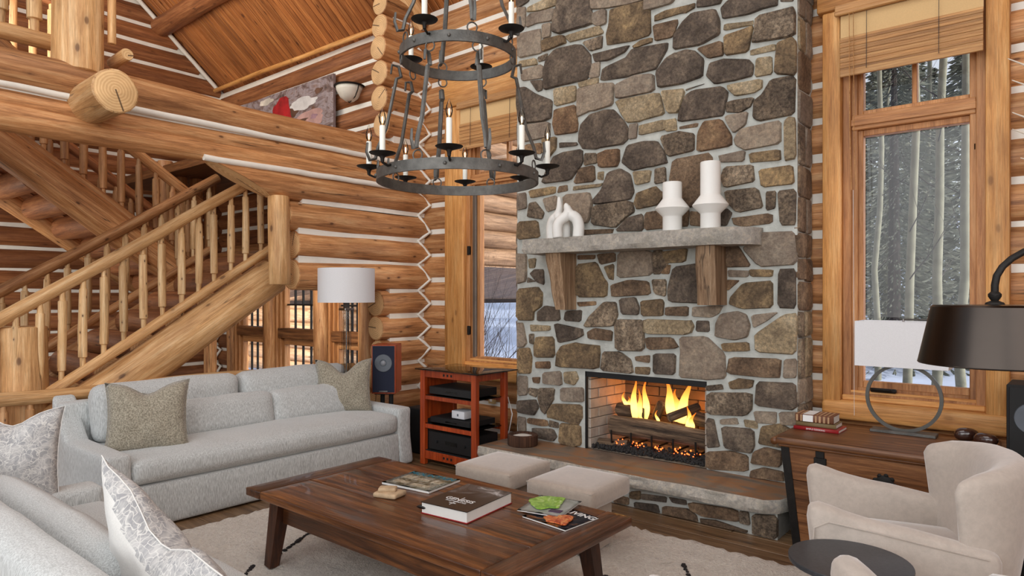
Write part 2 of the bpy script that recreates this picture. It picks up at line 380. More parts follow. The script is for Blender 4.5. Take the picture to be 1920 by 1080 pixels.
# ------------------------------------------------ logs
def log(p0, p1, r0, r1=None, mat=None, parent=None, name='log', bend=.006, seed=None, seg=22, cap=None, cut0=0, cut1=0, rough=.03, rings=None):
    """a peeled log: local X runs along its length; round caps in end grain"""
    r1 = r1 or r0; p0 = Vector(p0); p1 = Vector(p1); d = p1-p0; L = d.length; d.normalize()
    a = Vector((0, 0, 1)); a = (a-d*a.dot(d)); a = a.normalized() if a.length > .05 else Vector((0, 1, 0)).cross(d).normalized()
    b = a.cross(d)
    seed = R.random()*99 if seed is None else seed
    n = rings or max(4, min(40, int(L/.22)))
    bm = bmesh.new(); RS = []
    ts = [-.5, -.5+.006/L] + [-.5+i/n for i in range(1, n)] + [.5-.006/L, .5]
    for q, t in enumerate(ts):
        x = t*L; rr = r0+(r1-r0)*(t+.5); e = .93 if q in (0, len(ts)-1) else 1
        oy = bend*math.sin(x*1.7+seed)+bend*.5*math.sin(x*4.1+seed*2); oz = bend*math.sin(x*1.3+seed*3)+bend*.5*math.sin(x*3.1+seed)
        ring = []
        for j in range(seg):
            th = 2*PI*j/seg
            k = 1+rough*noise.noise(Vector((x*1.6+seed, math.cos(th)*1.3, math.sin(th)*1.3)))*1.6+rough*.3*noise.noise(Vector((x*6+seed, math.cos(th)*3, math.sin(th)*3)))
            yy, zz = rr*k*e*math.cos(th), rr*k*e*math.sin(th)
            sh = (cut0*zz/rr if q < 2 else 0)+(cut1*zz/rr if q >= len(ts)-2 else 0)
            if 2 <= q < len(ts)-2: sh = cut0*zz/rr*max(0, 1-(t+.5)*n/2.5*1.0) if cut0 else (cut1*zz/rr*max(0, 1-(.5-t)*n/2.5) if cut1 else 0)
            ring.append(bm.verts.new((x+sh, yy+oy, zz+oz)))
        RS.append(ring)
    for r_, s_ in zip(RS, RS[1:]):
        for j in range(seg): bm.faces.new((r_[j], r_[(j+1) % seg], s_[(j+1) % seg], s_[j]))
    for r_ in (RS[0], RS[-1]): bm.faces.new(r_).material_index = 1
    o = fin(name, bm, [mat or LOGW, cap or (ENDP if mat is LOGL else ENDG)], parent, ang=50)
    M = Matrix((d, b*-1, a)).transposed().to_4x4(); M = Matrix((d, a.cross(d), a)).transposed().to_4x4()
    if not cut0 and name != 'beam_end': M = M @ Matrix.Rotation(R.random()*6.28, 4, 'X')
    M.translation = (p0+p1)/2; o.matrix_local = M
    return o
def spindle(p0, p1, r, parent, mat=None, name='baluster'):
    """peeled pole with whittled tenon ends"""
    p0 = Vector(p0); p1 = Vector(p1); d = p1-p0; L = d.length; k = R.random()*9
    a, b = frame(d); bm = bmesh.new()
    pts = []; rad = []
    for t, q in ((0, .62), (.12, .66), (.13, .99), (.4, 1.05), (.65, 1.0), (.87, .97), (.88, .68), (1, .6)):
        pts.append(p0+d*t+(a*math.sin(k+t*4)+b*math.cos(k*2+t*3))*r*.12); rad.append(r*q*R.uniform(.94, 1.06))
    tube(bm, pts, rad, 10)
    return fin(name, bm, mat or LOGLZ, parent, ang=50)
LOGLZ = wood('pole_pale_upright', C(184, 140, 94), C(218, 180, 130), C(238, 212, 170), 2, grain=9, knots=1, crack=.4, kf=3.2)
LOGDZ = wood('pole_honey_upright', C(146, 100, 62), C(186, 138, 92), C(210, 168, 122), 2, grain=9, knots=.9, crack=.4, kf=3)
FACE='''K -3733 4150 -3586 4108 -3622 4056 -3724 4035 -3733 4066
T -3608 4000 -3449 4014 -3307 4001 -3324 3939 -3491 3948 -3617 3961
G -3730 4030 -3639 4009 -3639 3853 -3733 3842
G -3617 3937 -3332 3921 -3361 3825 -3491 3849 -3626 3839
K -3275 4005 -2980 3921 -2968 3809 -2945 3700 -3045 3687 -3178 3702 -3283 3695 -3344 3730 -3348 3825 -3315 3903
G -2961 3871 -2961 3807 -2819 3781 -2661 3762 -2448 3746 -2442 3780 -2961 3928
G -2938 3775 -2841 3771 -2823 3757 -2823 3668 -2893 3661 -2938 3692
O -2786 3753 -2661 3753 -2455 3735 -2438 3659 -2435 3478 -2605 3477 -2805 3485 -2815 3566 -2790 3641
G -3728 3806 -3483 3786 -3470 3694 -3470 3579 -3719 3595
G -3457 3810 -3373 3802 -3369 3703 -3449 3703
O -3453 3677 -3242 3668 -3214 3602 -3315 3596 -3449 3587
T -3210 3657 -2893 3652 -2856 3608 -2863 3590 -3154 3597 -3202 3629
S -3045 3571 -2863 3571 -2867 3477 -2968 3482
K -3130 3562 -3060 3536 -2980 3453 -2968 3360 -2987 3265 -3202 3260 -3432 3252 -3436 3415 -3407 3510 -3324 3565
S -3500 3545 -3407 3557 -3424 3507 -3491 3509
T -3701 3556 -3526 3544 -3517 3494 -3701 3507
G -3675 3466 -3457 3474 -3453 3358 -3684 3385
K -2938 3443 -2819 3435 -2612 3436 -2647 3395 -2797 3367 -2915 3384
O -2577 3421 -2523 3445 -2425 3451 -2428 3416 -2564 3409
K -2845 3308 -2640 3344 -2577 3391 -2343 3383 -2293 3374 -2296 3325 -2376 3230 -2389 3203 -2605 3201 -2863 3214
G -2961 3365 -2886 3367 -2889 3260 -2968 3258
G -2468 3777 -2220 3707 -2255 3665 -2461 3667 -2476 3694
O -2388 3605 -2317 3618 -2085 3612 -2078 3579 -2165 3565 -2388 3569
K -2045 3651 -1866 3600 -1891 3558 -1993 3571 -2045 3585
K -1872 3528 -1829 3553 -1767 3572 -1497 3495 -1495 3436 -1577 3442 -1689 3437 -1860 3449
K -1458 3484 -1386 3463 -1397 3444 -1458 3455
B -2396 3529 -2220 3528 -2213 3501 -2248 3421 -2388 3416
K -2085 3531 -1929 3526 -1891 3442 -1897 3352 -2019 3314 -2241 3323 -2234 3411 -2165 3495
T -1847 3400 -1659 3381 -1653 3350 -1853 3363
S -1624 3390 -1397 3398 -1375 3358 -1381 3206 -1653 3226 -1647 3272
O -1847 3322 -1719 3326 -1653 3339 -1695 3177 -1841 3193
B -2045 3271 -1872 3285 -1869 3193 -1967 3197
T -1665 3182 -1509 3180 -1503 3138 -1659 3145
O -1486 3180 -1397 3190 -1370 3157 -1370 2957 -1503 2988 -1492 3101
K -2145 3285 -2072 3258 -2013 3195 -2016 3072 -2193 3052 -2360 3066 -2381 3181 -2289 3264 -2220 3286
K -1961 3153 -1872 3157 -1689 3116 -1653 3073 -1659 3003 -1804 2998 -1910 3004 -1987 3072
T -1624 3108 -1531 3098 -1531 2994 -1630 2991
K -3591 3356 -3462 3340 -3462 3262 -3509 3264
K -3724 3320 -3639 3317 -3526 3226 -3357 3147 -3373 3009 -3415 2989 -3692 3008 -3733 3168
T -3332 3236 -3123 3228 -3107 3166 -3123 3097 -3324 3101
R -3328 3062 -3115 3057 -3099 2924 -3103 2840 -3315 2853 -3332 2949
G -3083 3194 -2893 3188 -2757 3173 -2761 3005 -2953 2995 -3091 2968
T -3083 3239 -2900 3244 -2900 3202 -3068 3207
G -2725 3154 -2564 3177 -2409 3172 -2402 3036 -2725 3042
K -2826 2973 -2747 2947 -2675 2866 -2633 2797 -2630 2711 -2675 2680 -2908 2682 -3029 2699 -3080 2752 -3083 2830 -3052 2903 -2968 2953
T -2732 3025 -2369 3014 -2346 2977 -2323 2849 -2509 2844 -2633 2847 -2689 2949
G -3684 2985 -3382 2970 -3382 2843 -3657 2843
G -2612 2812 -2543 2814 -2550 2717 -2612 2714
T -2526 2799 -2304 2804 -2304 2739 -2516 2730
O -3449 2832 -3315 2826 -3315 2739 -3407 2651 -3449 2738
K -3275 2780 -3115 2763 -3103 2735 -3266 2739
R -3639 2812 -3474 2802 -3474 2714 -3639 2743
K -2138 3011 -1993 3019 -2132 3000
T -2332 3023 -2152 3001 -2199 2852 -2282 2860
K -2085 2975 -1860 2968 -1835 2909 -1866 2769 -1967 2774 -2193 2777 -2189 2837 -2132 2959
T -1822 2967 -1589 2961 -1595 2910 -1653 2886 -1767 2890 -1822 2931
S -1829 2847 -1792 2852 -1653 2850 -1677 2790 -1731 2775 -1835 2782
S -1531 2943 -1397 2944 -1375 2906 -1381 2686 -1618 2691 -1647 2714 -1641 2830 -1583 2855
T -2303 2799 -2227 2799 -2223 2722 -2296 2727
B -2193 2743 -2052 2739 -2065 2716 -2189 2723
R -2006 2737 -1878 2735 -1810 2621 -1810 2542 -2052 2539 -2045 2669
G -1835 2751 -1689 2750 -1707 2676 -1779 2634 -1829 2702
G -1737 2639 -1589 2657 -1475 2661 -1472 2511 -1689 2507 -1767 2542 -1776 2591
T -1441 2644 -1419 2669 -1373 2659 -1375 2401 -1439 2403
S -2339 2682 -2199 2693 -2085 2669 -2085 2550 -2282 2536
K -3339 2661 -3235 2693 -3051 2686 -3051 2582 -3167 2451 -3464 2462 -3410 2556
S -3026 2655 -2913 2646 -2917 2566 -3026 2559
R -2889 2629 -2827 2644 -2711 2639 -2708 2559 -2727 2515 -2881 2524
K -2629 2660 -2497 2667 -2384 2657 -2308 2551 -2296 2481 -2440 2480 -2585 2472 -2674 2541
B -3075 2530 -2937 2541 -2929 2425 -3133 2426
T -2893 2482 -2850 2483 -2854 2423 -2897 2435
K -2796 2470 -2696 2482 -2614 2436 -2570 2301 -2614 2247 -2921 2238 -2941 2263 -2858 2330
T -2577 2451 -2433 2441 -2440 2358 -2555 2351
O -3601 2403 -3330 2419 -3322 2361 -3573 2342
B -3278 2407 -3201 2413 -3201 2371 -3287 2365
T -3133 2399 -2858 2390 -2874 2372 -3133 2364
S -3583 2292 -3527 2294 -3446 2201 -3464 2159 -3611 2177
G -3446 2316 -3313 2332 -3287 2231 -3401 2212
G -3227 2324 -2977 2328 -2953 2244 -2985 2097 -3100 2091 -3218 2197
S -2937 2215 -2592 2225 -2570 2145 -2636 2111 -2749 2034 -2953 2074
O -2541 2285 -2398 2309 -2349 2279 -2308 2250 -2356 2191 -2541 2156 -2555 2209
K -2614 2090 -2505 2114 -2490 1998 -2727 1999
B -2476 2119 -2308 2137 -2308 2005 -2469 1996
O -3714 2140 -3509 2141 -3491 1995 -3724 2000
B -3051 2032 -2765 2021 -2772 1989 -3059 1999
G -3729 2386 -3639 2392 -3634 2260 -3733 2253
S -2388 2444 -2310 2448 -2307 2351 -2388 2346
B -2241 2497 -1942 2501 -1929 2291 -2019 2146 -2138 2150 -2199 2218 -2261 2339
G -1885 2488 -1713 2494 -1719 2430 -1878 2435
O -1677 2466 -1475 2467 -1472 2404 -1653 2409
S -1847 2392 -1659 2387 -1641 2278 -1847 2261 -1869 2327
O -1606 2351 -1392 2359 -1386 2234 -1589 2232
S -1847 2228 -1624 2223 -1589 2091 -1767 2079 -1829 2160
S -1560 2194 -1500 2194 -1503 2084 -1560 2080
S -1480 2192 -1370 2192 -1370 1971 -1464 1977
B -1785 2042 -1531 2046 -1526 1987 -1713 1971 -1779 1987
B -2193 2116 -2125 2123 -2132 2011 -2193 2008
B -2105 2097 -2032 2091 -2026 2003 -2105 2009
K -1885 2079 -1841 2100 -1804 2061 -1841 1991 -1885 2000
G -3728 1856 -3630 1853 -3639 1632 -3728 1605
T -3604 1810 -3534 1808 -3543 1747 -3595 1741
K -3543 1712 -3449 1717 -3440 1595 -3509 1616 -3586 1679
K -3617 1645 -3534 1616 -3622 1611
O -3728 1549 -3509 1568 -3457 1507 -3466 1405 -3543 1370 -3560 1288 -3728 1284
R -3091 1825 -2930 1822 -2934 1791 -3083 1792
B -2893 1824 -2747 1831 -2739 1762 -2871 1754
G -2714 1830 -2428 1836 -2415 1650 -2718 1637
S -2409 1823 -2336 1832 -2298 1724 -2349 1672 -2402 1662
O -3099 1754 -2908 1755 -2856 1646 -2819 1595 -2819 1488 -3099 1487
O -2834 1721 -2754 1738 -2754 1631 -2797 1632
B -2761 1581 -2605 1611 -2455 1603 -2428 1506 -2761 1488
R -3099 1442 -2923 1449 -2930 1411 -3091 1412
O -2339 1818 -2132 1835 -2159 1748 -2332 1740
R -2339 1715 -2268 1719 -2282 1662 -2332 1663
K -2227 1705 -2045 1719 -2026 1445 -2268 1456 -2279 1540
S -2410 1612 -2303 1611 -2310 1495 -2388 1514
B -1835 1840 -1749 1830 -1671 1696 -1835 1701
G -1601 1911 -1386 1922 -1370 1705 -1618 1707 -1713 1816 -1659 1867
G -1822 1670 -1689 1667 -1695 1620 -1822 1628
O -1671 1673 -1526 1669 -1526 1623 -1671 1631
R -1829 1598 -1749 1600 -1829 1531
O -1719 1573 -1526 1594 -1526 1420 -1737 1409 -1810 1435 -1804 1477
K -1475 1662 -1375 1666 -1375 1422 -1486 1420
K -3421 1403 -3290 1384 -3266 1293 -3505 1278 -3496 1348
K -3211 1359 -3056 1375 -3071 1285 -3226 1288
S -2833 1440 -2740 1441 -2722 1337 -2761 1256 -3033 1248 -2973 1332
K -2691 1465 -2567 1472 -2526 1406 -2540 1352 -2670 1356
O -2506 1454 -2343 1467 -2317 1432 -2337 1344 -2500 1341
G -3725 1241 -3668 1250 -3633 1094 -3659 1052 -3725 1049
T -3590 1238 -3380 1244 -3388 1198 -3573 1188
S -3594 1150 -3555 1155 -3560 1077 -3594 1089
K -3323 1259 -3056 1222 -3040 1171 -3132 1136 -3282 1103 -3306 1161
B -2995 1192 -2935 1223 -2775 1215 -2775 1132 -2987 1148
S -2712 1300 -2493 1306 -2486 1074 -2726 1073 -2733 1244
O -3505 1140 -3339 1140 -3331 983 -3530 964 -3530 1072
O -3721 1028 -3598 1035 -3573 948 -3581 826 -3721 816
R -3521 924 -3380 933 -3380 881 -3521 867
O -3250 1072 -3094 1099 -2891 1096 -2884 1027 -2898 908 -3306 899 -3290 1005
S -2847 1042 -2691 1044 -2601 995 -2580 894 -2869 897
B -2553 1028 -2440 1035 -2447 990 -2547 998
O -2553 944 -2440 946 -2447 898 -2553 899
T -2483 1312 -2112 1315 -2085 1271 -2112 1220 -2476 1207
B -2461 1175 -2255 1183 -2206 1109 -2454 1090
B -2296 1407 -2132 1412 -2132 1349 -2296 1352
G -2085 1415 -1872 1424 -1897 1369 -1955 1343 -2085 1347
K -2059 1310 -1977 1312 -1974 1244 -2059 1241
G -1872 1357 -1767 1383 -1701 1360 -1677 1290 -1695 1212 -1779 1194 -1910 1203 -1913 1295
G -1653 1361 -1486 1382 -1572 1322 -1647 1279
T -1441 1365 -1370 1378 -1370 1112 -1630 1115 -1630 1238
O -1872 1162 -1689 1171 -1680 1112 -1853 1106
G -2186 1186 -1993 1197 -1860 1084 -1853 920 -2006 899 -2193 900 -2179 1053
K -2396 1054 -2230 1063 -2230 910 -2396 904
B -1810 1063 -1469 1071 -1475 956 -1543 945 -1829 953
G -1441 1067 -1370 1072 -1375 958 -1441 953
G -3446 826 -3269 854 -3261 748 -3446 740
T -3226 857 -3116 865 -3091 818 -3125 767 -3218 766
R -3564 781 -3491 787 -3495 743 -3555 742
G -3719 783 -3624 783 -3620 637 -3719 620
S -3491 700 -3339 706 -3339 628 -3428 490 -3464 508 -3491 606
G -3261 720 -3042 740 -3042 630 -3252 615
K -3724 568 -3536 587 -3500 533 -3555 461 -3724 464
O -3339 578 -3058 594 -3050 505 -3100 430 -3392 458 -3401 500
R -3610 425 -3419 434 -3401 393 -3455 379 -3610 385
S -3383 424 -3295 427 -3300 384 -3383 381
G -3719 427 -3639 422 -3643 297 -3719 264
K -3564 351 -3348 357 -3313 305 -3348 264 -3564 271
O -3261 424 -3075 426 -3067 276 -3116 255 -3269 261
S -3596 683 -3509 691 -3527 624 -3592 632
O -1811 885 -1766 911 -1658 913 -1665 869 -1796 847
K -1626 901 -1371 922 -1371 748 -1630 745
S -1978 797 -1665 826 -1665 720 -1701 673 -1978 649
S -1978 857 -1870 866 -1870 837 -1978 823
K -1978 604 -1924 610 -1916 501 -1886 432 -1978 418
G -1878 616 -1774 636 -1759 601 -1878 587
T -1708 629 -1630 639 -1630 596 -1701 594
G -1637 702 -1498 717 -1505 640 -1623 632
G -1464 714 -1370 725 -1370 650 -1464 638
K -1870 573 -1651 572 -1644 466 -1665 421 -1781 418 -1848 430
O -1594 600 -1464 631 -1391 599 -1391 489 -1471 491 -1608 486
B -1978 374 -1796 401 -1694 388 -1694 288 -1978 255
B -1637 432 -1567 457 -1464 458 -1471 360 -1658 344
B -1658 294 -1567 323 -1457 321 -1457 258 -1665 257'''
BASE='''O -2374 84 -2299 95 -2303 42 -2374 35
K -2283 84 -2101 96 -2108 57 -2283 49
K -2071 98 -1962 103 -1955 75 -2049 69
B -1934 92 -1616 112 -1591 35 -1829 28 -1913 43
S -1597 97 -1534 104 -1534 36 -1584 37
K -2343 6 -2168 24 -2161 -43 -2339 -46
B -2116 28 -1934 39 -1885 16 -1885 -36 -2123 -42
B -1850 -2 -1728 5 -1553 -13 -1553 -31 -1850 -42
S -1502 99 -1356 124 -1356 -16 -1509 -27
B -2501 28 -2394 27 -2394 -15 -2501 -23'''
# ------------------------------------------------ floor
fl = tag(BX('floor', (-10, -2.8, -.12), (2.6, 5.1, -.03), BLACKM, None), kind='structure')
y = -2.7
while y < 4.95:
    w = .185; xs = [-9.9, -9.9+R.uniform(2, 5), R.uniform(-3.6, -1.5), 2.5]
    for a, b in zip(xs, xs[1:]): BX('plank', (a+.002, y+.002, -.03), (b-.002, y+w-.002, R.uniform(-.001, .001)), FLOORW, fl, bev=.003)
    y += w
BX('plank', (-9.9, y+.002, -.03), (2.5, 4.9, 0), FLOORW, fl, bev=.003)
# ------------------------------------------------ back wall (fireplace and window wall, runs along X at Y 4.87)
YB = 4.87
bz = [-.08, .17, .44, .69, .94, 1.165, 1.41, 1.66, 1.92, 2.165, 2.45, 2.71, 2.95, 3.2, 3.46, 3.72, 3.97, 4.21, 4.46]
bm = bmesh.new()
def slab(x0, x1, z0, z1): bx(bm, (x0, YB+.05, z0), (x1, YB+.2, z1))
slab(-9.8, -9.3, 0, 4.5); slab(-9.3, -6.2, 2.1, 4.5); slab(-9.3, -6.2, 0, .15); slab(-6.2, -4.85, 0, 4.5)
slab(-4.85, -3.74, 0, .66); slab(-4.85, -3.74, 3.6, 4.5); slab(-3.74, -3.3, 0, 4.5); slab(-3.3, -1.8, 1.2, 4.5); slab(-1.8, -1.22, 0, 4.5)
slab(-1.22, -.3, 0, .68); slab(-1.22, -.3, 3.6, 4.5); slab(-.3, 2.5, 0, 4.5)
wb = tag(fin('wall_back', bm, CHINK, None, False), kind='structure')
def cutspans(x0, x1, z):
    sp = [(x0, x1)]
    for a, b, c, d in ((-9.3, -6.2, .1, 2.15), (-4.85, -3.6, .74, 3.5), (-3.62, -1.45, -1, 9), (-1.24, -.28, .76, 3.5)):
        if c < z < d:
            o = []
            for p, q in sp:
                if b <= p or a >= q: o.append((p, q)); continue
                if a > p: o.append((p, a))
                if b < q: o.append((b, q))
            sp = o
    return sp
for i in range(len(bz)-1):
    z0, z1 = bz[i], bz[i+1]; zc = (z0+z1)/2; r = (z1-z0)/2*1.06
    for a, b in cutspans(-9.75, -5.32, zc)+cutspans(-5.3, 2.5, zc):
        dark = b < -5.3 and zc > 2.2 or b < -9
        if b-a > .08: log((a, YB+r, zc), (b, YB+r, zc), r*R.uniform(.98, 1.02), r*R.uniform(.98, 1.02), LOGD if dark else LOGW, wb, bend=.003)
# ------------------------------------------------ left wall (runs along Y at X -5.2)
XL = -5.2
lz = [.0, .27, .54, .81, 1.05, 1.29, 1.551, 1.82, 2.07, 2.34]
bm = bmesh.new()
bx(bm, (XL-.2, 4.4, 0), (XL-.055, 5.0, 1.56)); bx(bm, (XL-.2, 3.36, 1.6), (XL-.055, 5.0, 2.32))
bx(bm, (XL-.2, -2.5, 2.62), (XL-.055, 5, 2.9)); bx(bm, (XL-.2, 3.0, 2.50), (XL-.05, 5, 2.62)); bx(bm, (XL-.2, 4.45, 2.9), (XL-.055, 5, 4.5)); bx(bm, (XL-.2, 3.4, 2.3), (XL-.055, 5, 2.5))
wl = tag(fin('wall_left', bm, CHINK, None, False), kind='structure')
for i in range(len(lz)-1):
    z0, z1 = lz[i], lz[i+1]; zc = (z0+z1)/2; r = (z1-z0)/2*1.05
    y0 = (4.28 if zc < 1.5 else 3.33)+R.uniform(-.02, .02)
    if i == 8: y0 = 3.26
    log((XL-r, y0, zc), (XL-r, 5.08, zc), r*R.uniform(.96, 1), r*R.uniform(1, 1.03), LOGW, wl, bend=.004)
log((XL-.115, 2.83, 2.465), (XL-.11, 5.08, 2.475), .128, .118, LOGW, wl, cut0=-.3, bend=.004)
log((XL-.11, -2.5, 2.665), (XL-.085, 5.08, 2.655), .125, .065, LOGW, wl, bend=.008)
log((XL-.115, -2.5, 2.775), (XL-.1, 5.08, 2.755), .075, .085, LOGW, wl, bend=.004)
log((XL-.12, -2.5, 2.965), (XL-.125, 5.08, 2.955), .15, .13, LOGW, wl, bend=.014, rough=.06)
for zc, r in ((3.22, .128), (3.48, .128), (3.735, .128), (3.98, .124), (4.2, .12), (4.42, .11)):
    log((XL-r+.01, 4.32+R.uniform(-.03, .03), zc), (XL-r+.01, 5.08, zc), r, r, LOGW, wl, bend=.004)
# white chink strips with an uneven hand-tooled edge
def chinkline(pts, r, parent, name='chinking'):
    P2 = []
    for a, b in zip(pts, pts[1:]):
        a, b = Vector(a), Vector(b); n = max(2, int((b-a).length/.12))
        for i in range(n): P2.append(a+(b-a)*i/n+Vector((0, 0, noise.noise(a*3+Vector((i*.7, 0, 0)))*.006)))
    P2.append(Vector(pts[-1]))
    return TB(name, P2, r, CHINK, parent, n=8)
chinkline([(XL-.035, -2.5, 2.865), (XL-.035, 4.9, 2.85)], .026, wl)
chinkline([(XL-.03, 2.5, 2.585), (XL-.03, 4.9, 2.59)], .026, wl)
zz = [(z, 0) for z in lz[1:]+[2.575, 2.84, 3.085, 3.35, 3.61, 3.86, 4.09, 4.31]]+[(z, 1) for z in bz[1:17]]
zz.sort(); chinkline([((XL-.05, 4.78, z) if k == 0 else (XL+.01, 4.895, z)) for z, k in zz], .017, wl)
# big log end that pokes out of the loft beam
log((XL-.3, 1.714, 2.835), (-4.80, 1.714, 2.845), .135, .143, LOGL, wl, name='beam_end', rough=.03)
# half-round post under the beam, at the head of the stair
log((XL-.08, 3.19, 1.59), (XL-.08, 3.19, 2.36), .092, .09, LOGL, wl, name='post')
# ------------------------------------------------ far gable wall (X -9.72)
bm = bmesh.new(); pr = [(-2.5, 0), (5, 0), (5, 4.52), (-2.5, 10.9)]
va = [bm.verts.new((-9.78, a, b)) for a, b in pr]; vb = [bm.verts.new((-9.95, a, b)) for a, b in pr]; bm.faces.new(va); bm.faces.new(vb)
for k in range(4): bm.faces.new((va[k], va[(k+1) % 4], vb[(k+1) % 4], vb[k]))
wg = tag(fin('wall_gable', bm, CHINK, None, False), kind='structure')
z = -.02; i = 0
while z < 6.6:
    h = [.27, .25, .26, .28, .25][i % 5]; r = h/2*1.03; zc = z+h/2
    ye = 4.95 if zc < 4.4 else 4.87-(zc+.0-4.6)/.86
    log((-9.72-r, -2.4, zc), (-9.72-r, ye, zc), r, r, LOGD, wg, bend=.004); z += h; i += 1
chinkline([(-9.72, 4.86, 4.55), (-9.70, 4.1, 5.2), (-9.70, 3.2, 5.98), (-9.7, 2.2, 6.84)], .03, wg)
zz = [(z, 0) for z in (.25, .52, .77, 1.03, 1.31, 1.57, 1.82, 2.08)]+[(z, 1) for z in bz[1:9]]
zz.sort(); chinkline([((-9.755, 4.8, z) if k == 0 else (-9.69, 4.885, z)) for z, k in zz], .018, wg)
# ------------------------------------------------ sloped board ceiling
SL = .86
def roof_z(y): return 4.60+SL*(4.87-y)
bm = bmesh.new()
for x0, x1 in ((-9.9, 2.6),):
    v = [bm.verts.new(p) for p in ((x0, 5.1, roof_z(5.1)+.06), (x1, 5.1, roof_z(5.1)+.06), (x1, .2, roof_z(.2)+.06), (x0, .2, roof_z(.2)+.06))]
    w = [bm.verts.new(q.co+Vector((0, 0, .1))) for q in v]
    bm.faces.new(v); bm.faces.new(w)
    for k in range(4): bm.faces.new((v[k], v[(k+1) % 4], w[(k+1) % 4], w[k]))
ce = tag(fin('ceiling', bm, PLANKC, None, False), kind='structure')
x = -9.72; pw = .098
bm = bmesh.new(); L = 4.9/math.cos(math.atan(SL)); box(bm, (0, 0, 0), (pw-.009, L, .03), bev=.007); pm = None
first = fin('plank', bm, PLANKC, ce, False)
k = 0
while x < -4.1:
    o = first if k == 0 else first.copy()
    if k: COL.objects.link(o)
    o.location = (x+pw/2, 2.55, roof_z(2.55)+.03+R.uniform(-.002, .002)); o.rotation_euler = (-math.atan(SL), 0, 0)
    x += pw; k += 1
log((-9.75, 4.05, 5.24), (-5.0, 4.05, 5.24), .13, .13, LOGD, ce, name='purlin')
log((-9.75, 2.2, 6.75), (-5.0, 2.2, 6.75), .13, .13, LOGD, ce, name='purlin')
log((-5.33, 4.86, 4.36), (-5.33, 1.5, 7.2), .16, .16, LOGL, ce, name='rafter')
log((-9.7, 4.80, 4.52), (-5.35, 4.80, 4.49), .03, .03, TRIMH, ce, name='eave_strip')
# ------------------------------------------------ right wall (out of frame, closes the room)
bm = bmesh.new(); pr = [(-2.8, 0), (5, 0), (5, 4.5), (.2, 8.7), (-2.8, 8.7)]
va = [bm.verts.new((2.5, a, b)) for a, b in pr]; vb = [bm.verts.new((2.65, a, b)) for a, b in pr]; bm.faces.new(va); bm.faces.new(vb)
for k in range(5): bm.faces.new((va[k], va[(k+1) % 5], vb[(k+1) % 5], vb[k]))
wr = tag(fin('wall_right', bm, CHINK, None, False), kind='structure')
base = log((2.5, -2.8, .13), (2.5, 5, .13), .135, .135, LOGW, wr)
for i in range(1, 17):
    o = base.copy(); COL.objects.link(o); o.location.z += .26*i
# ------------------------------------------------ windows
def rect_frame(bm, x0, x1, z0, z1, w, y0, y1, wb=None, wt=None):
    wb = wb or w; wt = wt or w
    bx(bm, (x0, y0, z0), (x0+w, y1, z1), .004); bx(bm, (x1-w, y0, z0), (x1, y1, z1), .004)
    bx(bm, (x0+w, y0, z0), (x1-w, y1, z0+wb), .004); bx(bm, (x0+w, y0, z1-wt), (x1-w, y1, z1), .004)
def pane(parent, x0, x1, z0, z1, y=4.985):
    bm = bmesh.new(); v = [bm.verts.new(p) for p in ((x0, y, z0), (x1, y, z0), (x1, y, z1), (x0, y, z1))]; bm.faces.new(v)
    return fin('glass_pane', bm, PANE, parent, False)
def big_window(n, xa, xb, x2, x3, zs, side_l, side_r):
    """xa..xb frame opening, casing boards outside it; zs bottom of the sash glass"""
    w = empty('window_%d' % n, ((xa+xb)/2, YB, .7), kind='structure')
    def add(o): o.location -= Vector(((xa+xb)/2, YB, .7)); return o
    add(BX('casing', (xa-side_l, 4.82, .70), (xa, 4.95, 3.40), TRIMV, w, bev=.012, smooth=True, seg=2))
    add(BX('casing', (xb, 4.82, .70), (xb+side_r, 4.95, 3.40), TRIMV, w, bev=.012, smooth=True, seg=2))
    add(BX('head_casing', (xa-side_l-.03, 4.80, 3.40), (xb+side_r+.03, 4.95, 3.72), TRIMH, w, bev=.012, smooth=True, seg=2))
    bm = bmesh.new(); softbox(bm, ((xa+xb+side_r-side_l)/2, 4.87, .735), (xb-xa+side_l+side_r+.01, .13, .13), .03, n=(8, 2, 2), noi=.008)
    add(fin('sill_board', bm, TRIMH, w))
    bm = bmesh.new(); bx(bm, (xa, 4.855, .80), (xb, 4.95, .835), .006); bx(bm, (xa, 4.885, .835), (xb, 4.96, .865), .004); add(fin('sill_ledge', bm, TRIMH, w, False))
    for k, (dw, ya, yb) in enumerate(((.05, 4.88, 4.96), (.085, 4.91, 5.0))):
        bm = bmesh.new(); rect_frame(bm, xa, xb, .80, 3.45, dw, ya, yb); add(fin('jamb', bm, TRIMD, w, False))
    bm = bmesh.new(); bx(bm, (xa+.05, 4.90, 2.60), (xb-.05, 5.0, 2.70), .005); bx(bm, (xa+.05, 4.885, 2.625), (xb-.05, 4.9, 2.67), .003); add(fin('transom_bar', bm, TRIMDH, w, False))
    bm = bmesh.new(); rect_frame(bm, x2-.055, x3+.055, zs-.06, 2.60, .055, 4.935, 5.0, .06, .04); add(fin('sash', bm, TRIMD, w, False))
    bm = bmesh.new(); rect_frame(bm, x2-.055, x3+.055, 2.70, 3.4, .055, 4.935, 5.0, .03, .04)
    xm = (x2+x3)/2; bx(bm, (xm-.014, 4.94, 2.72), (xm+.014, 5.0, 3.36), .003); add(fin('transom_sash', bm, TRIMD, w, False))
    add(pane(w, x2, x3, zs, 2.57)); add(pane(w, x2, x3, 2.73, 3.37))
    bm = bmesh.new(); bx(bm, (x3+.02, 4.925, 2.36), (x3+.035, 4.94, 2.45), .003); bx(bm, (x3+.022, 4.91, 2.38), (x3+.032, 4.93, 2.42), .002); add(fin('latch', bm, IRONB, w, False))
    return w
w2 = big_window(2, -1.16, -.37, -1.045, -.455, .925, .114, .118)
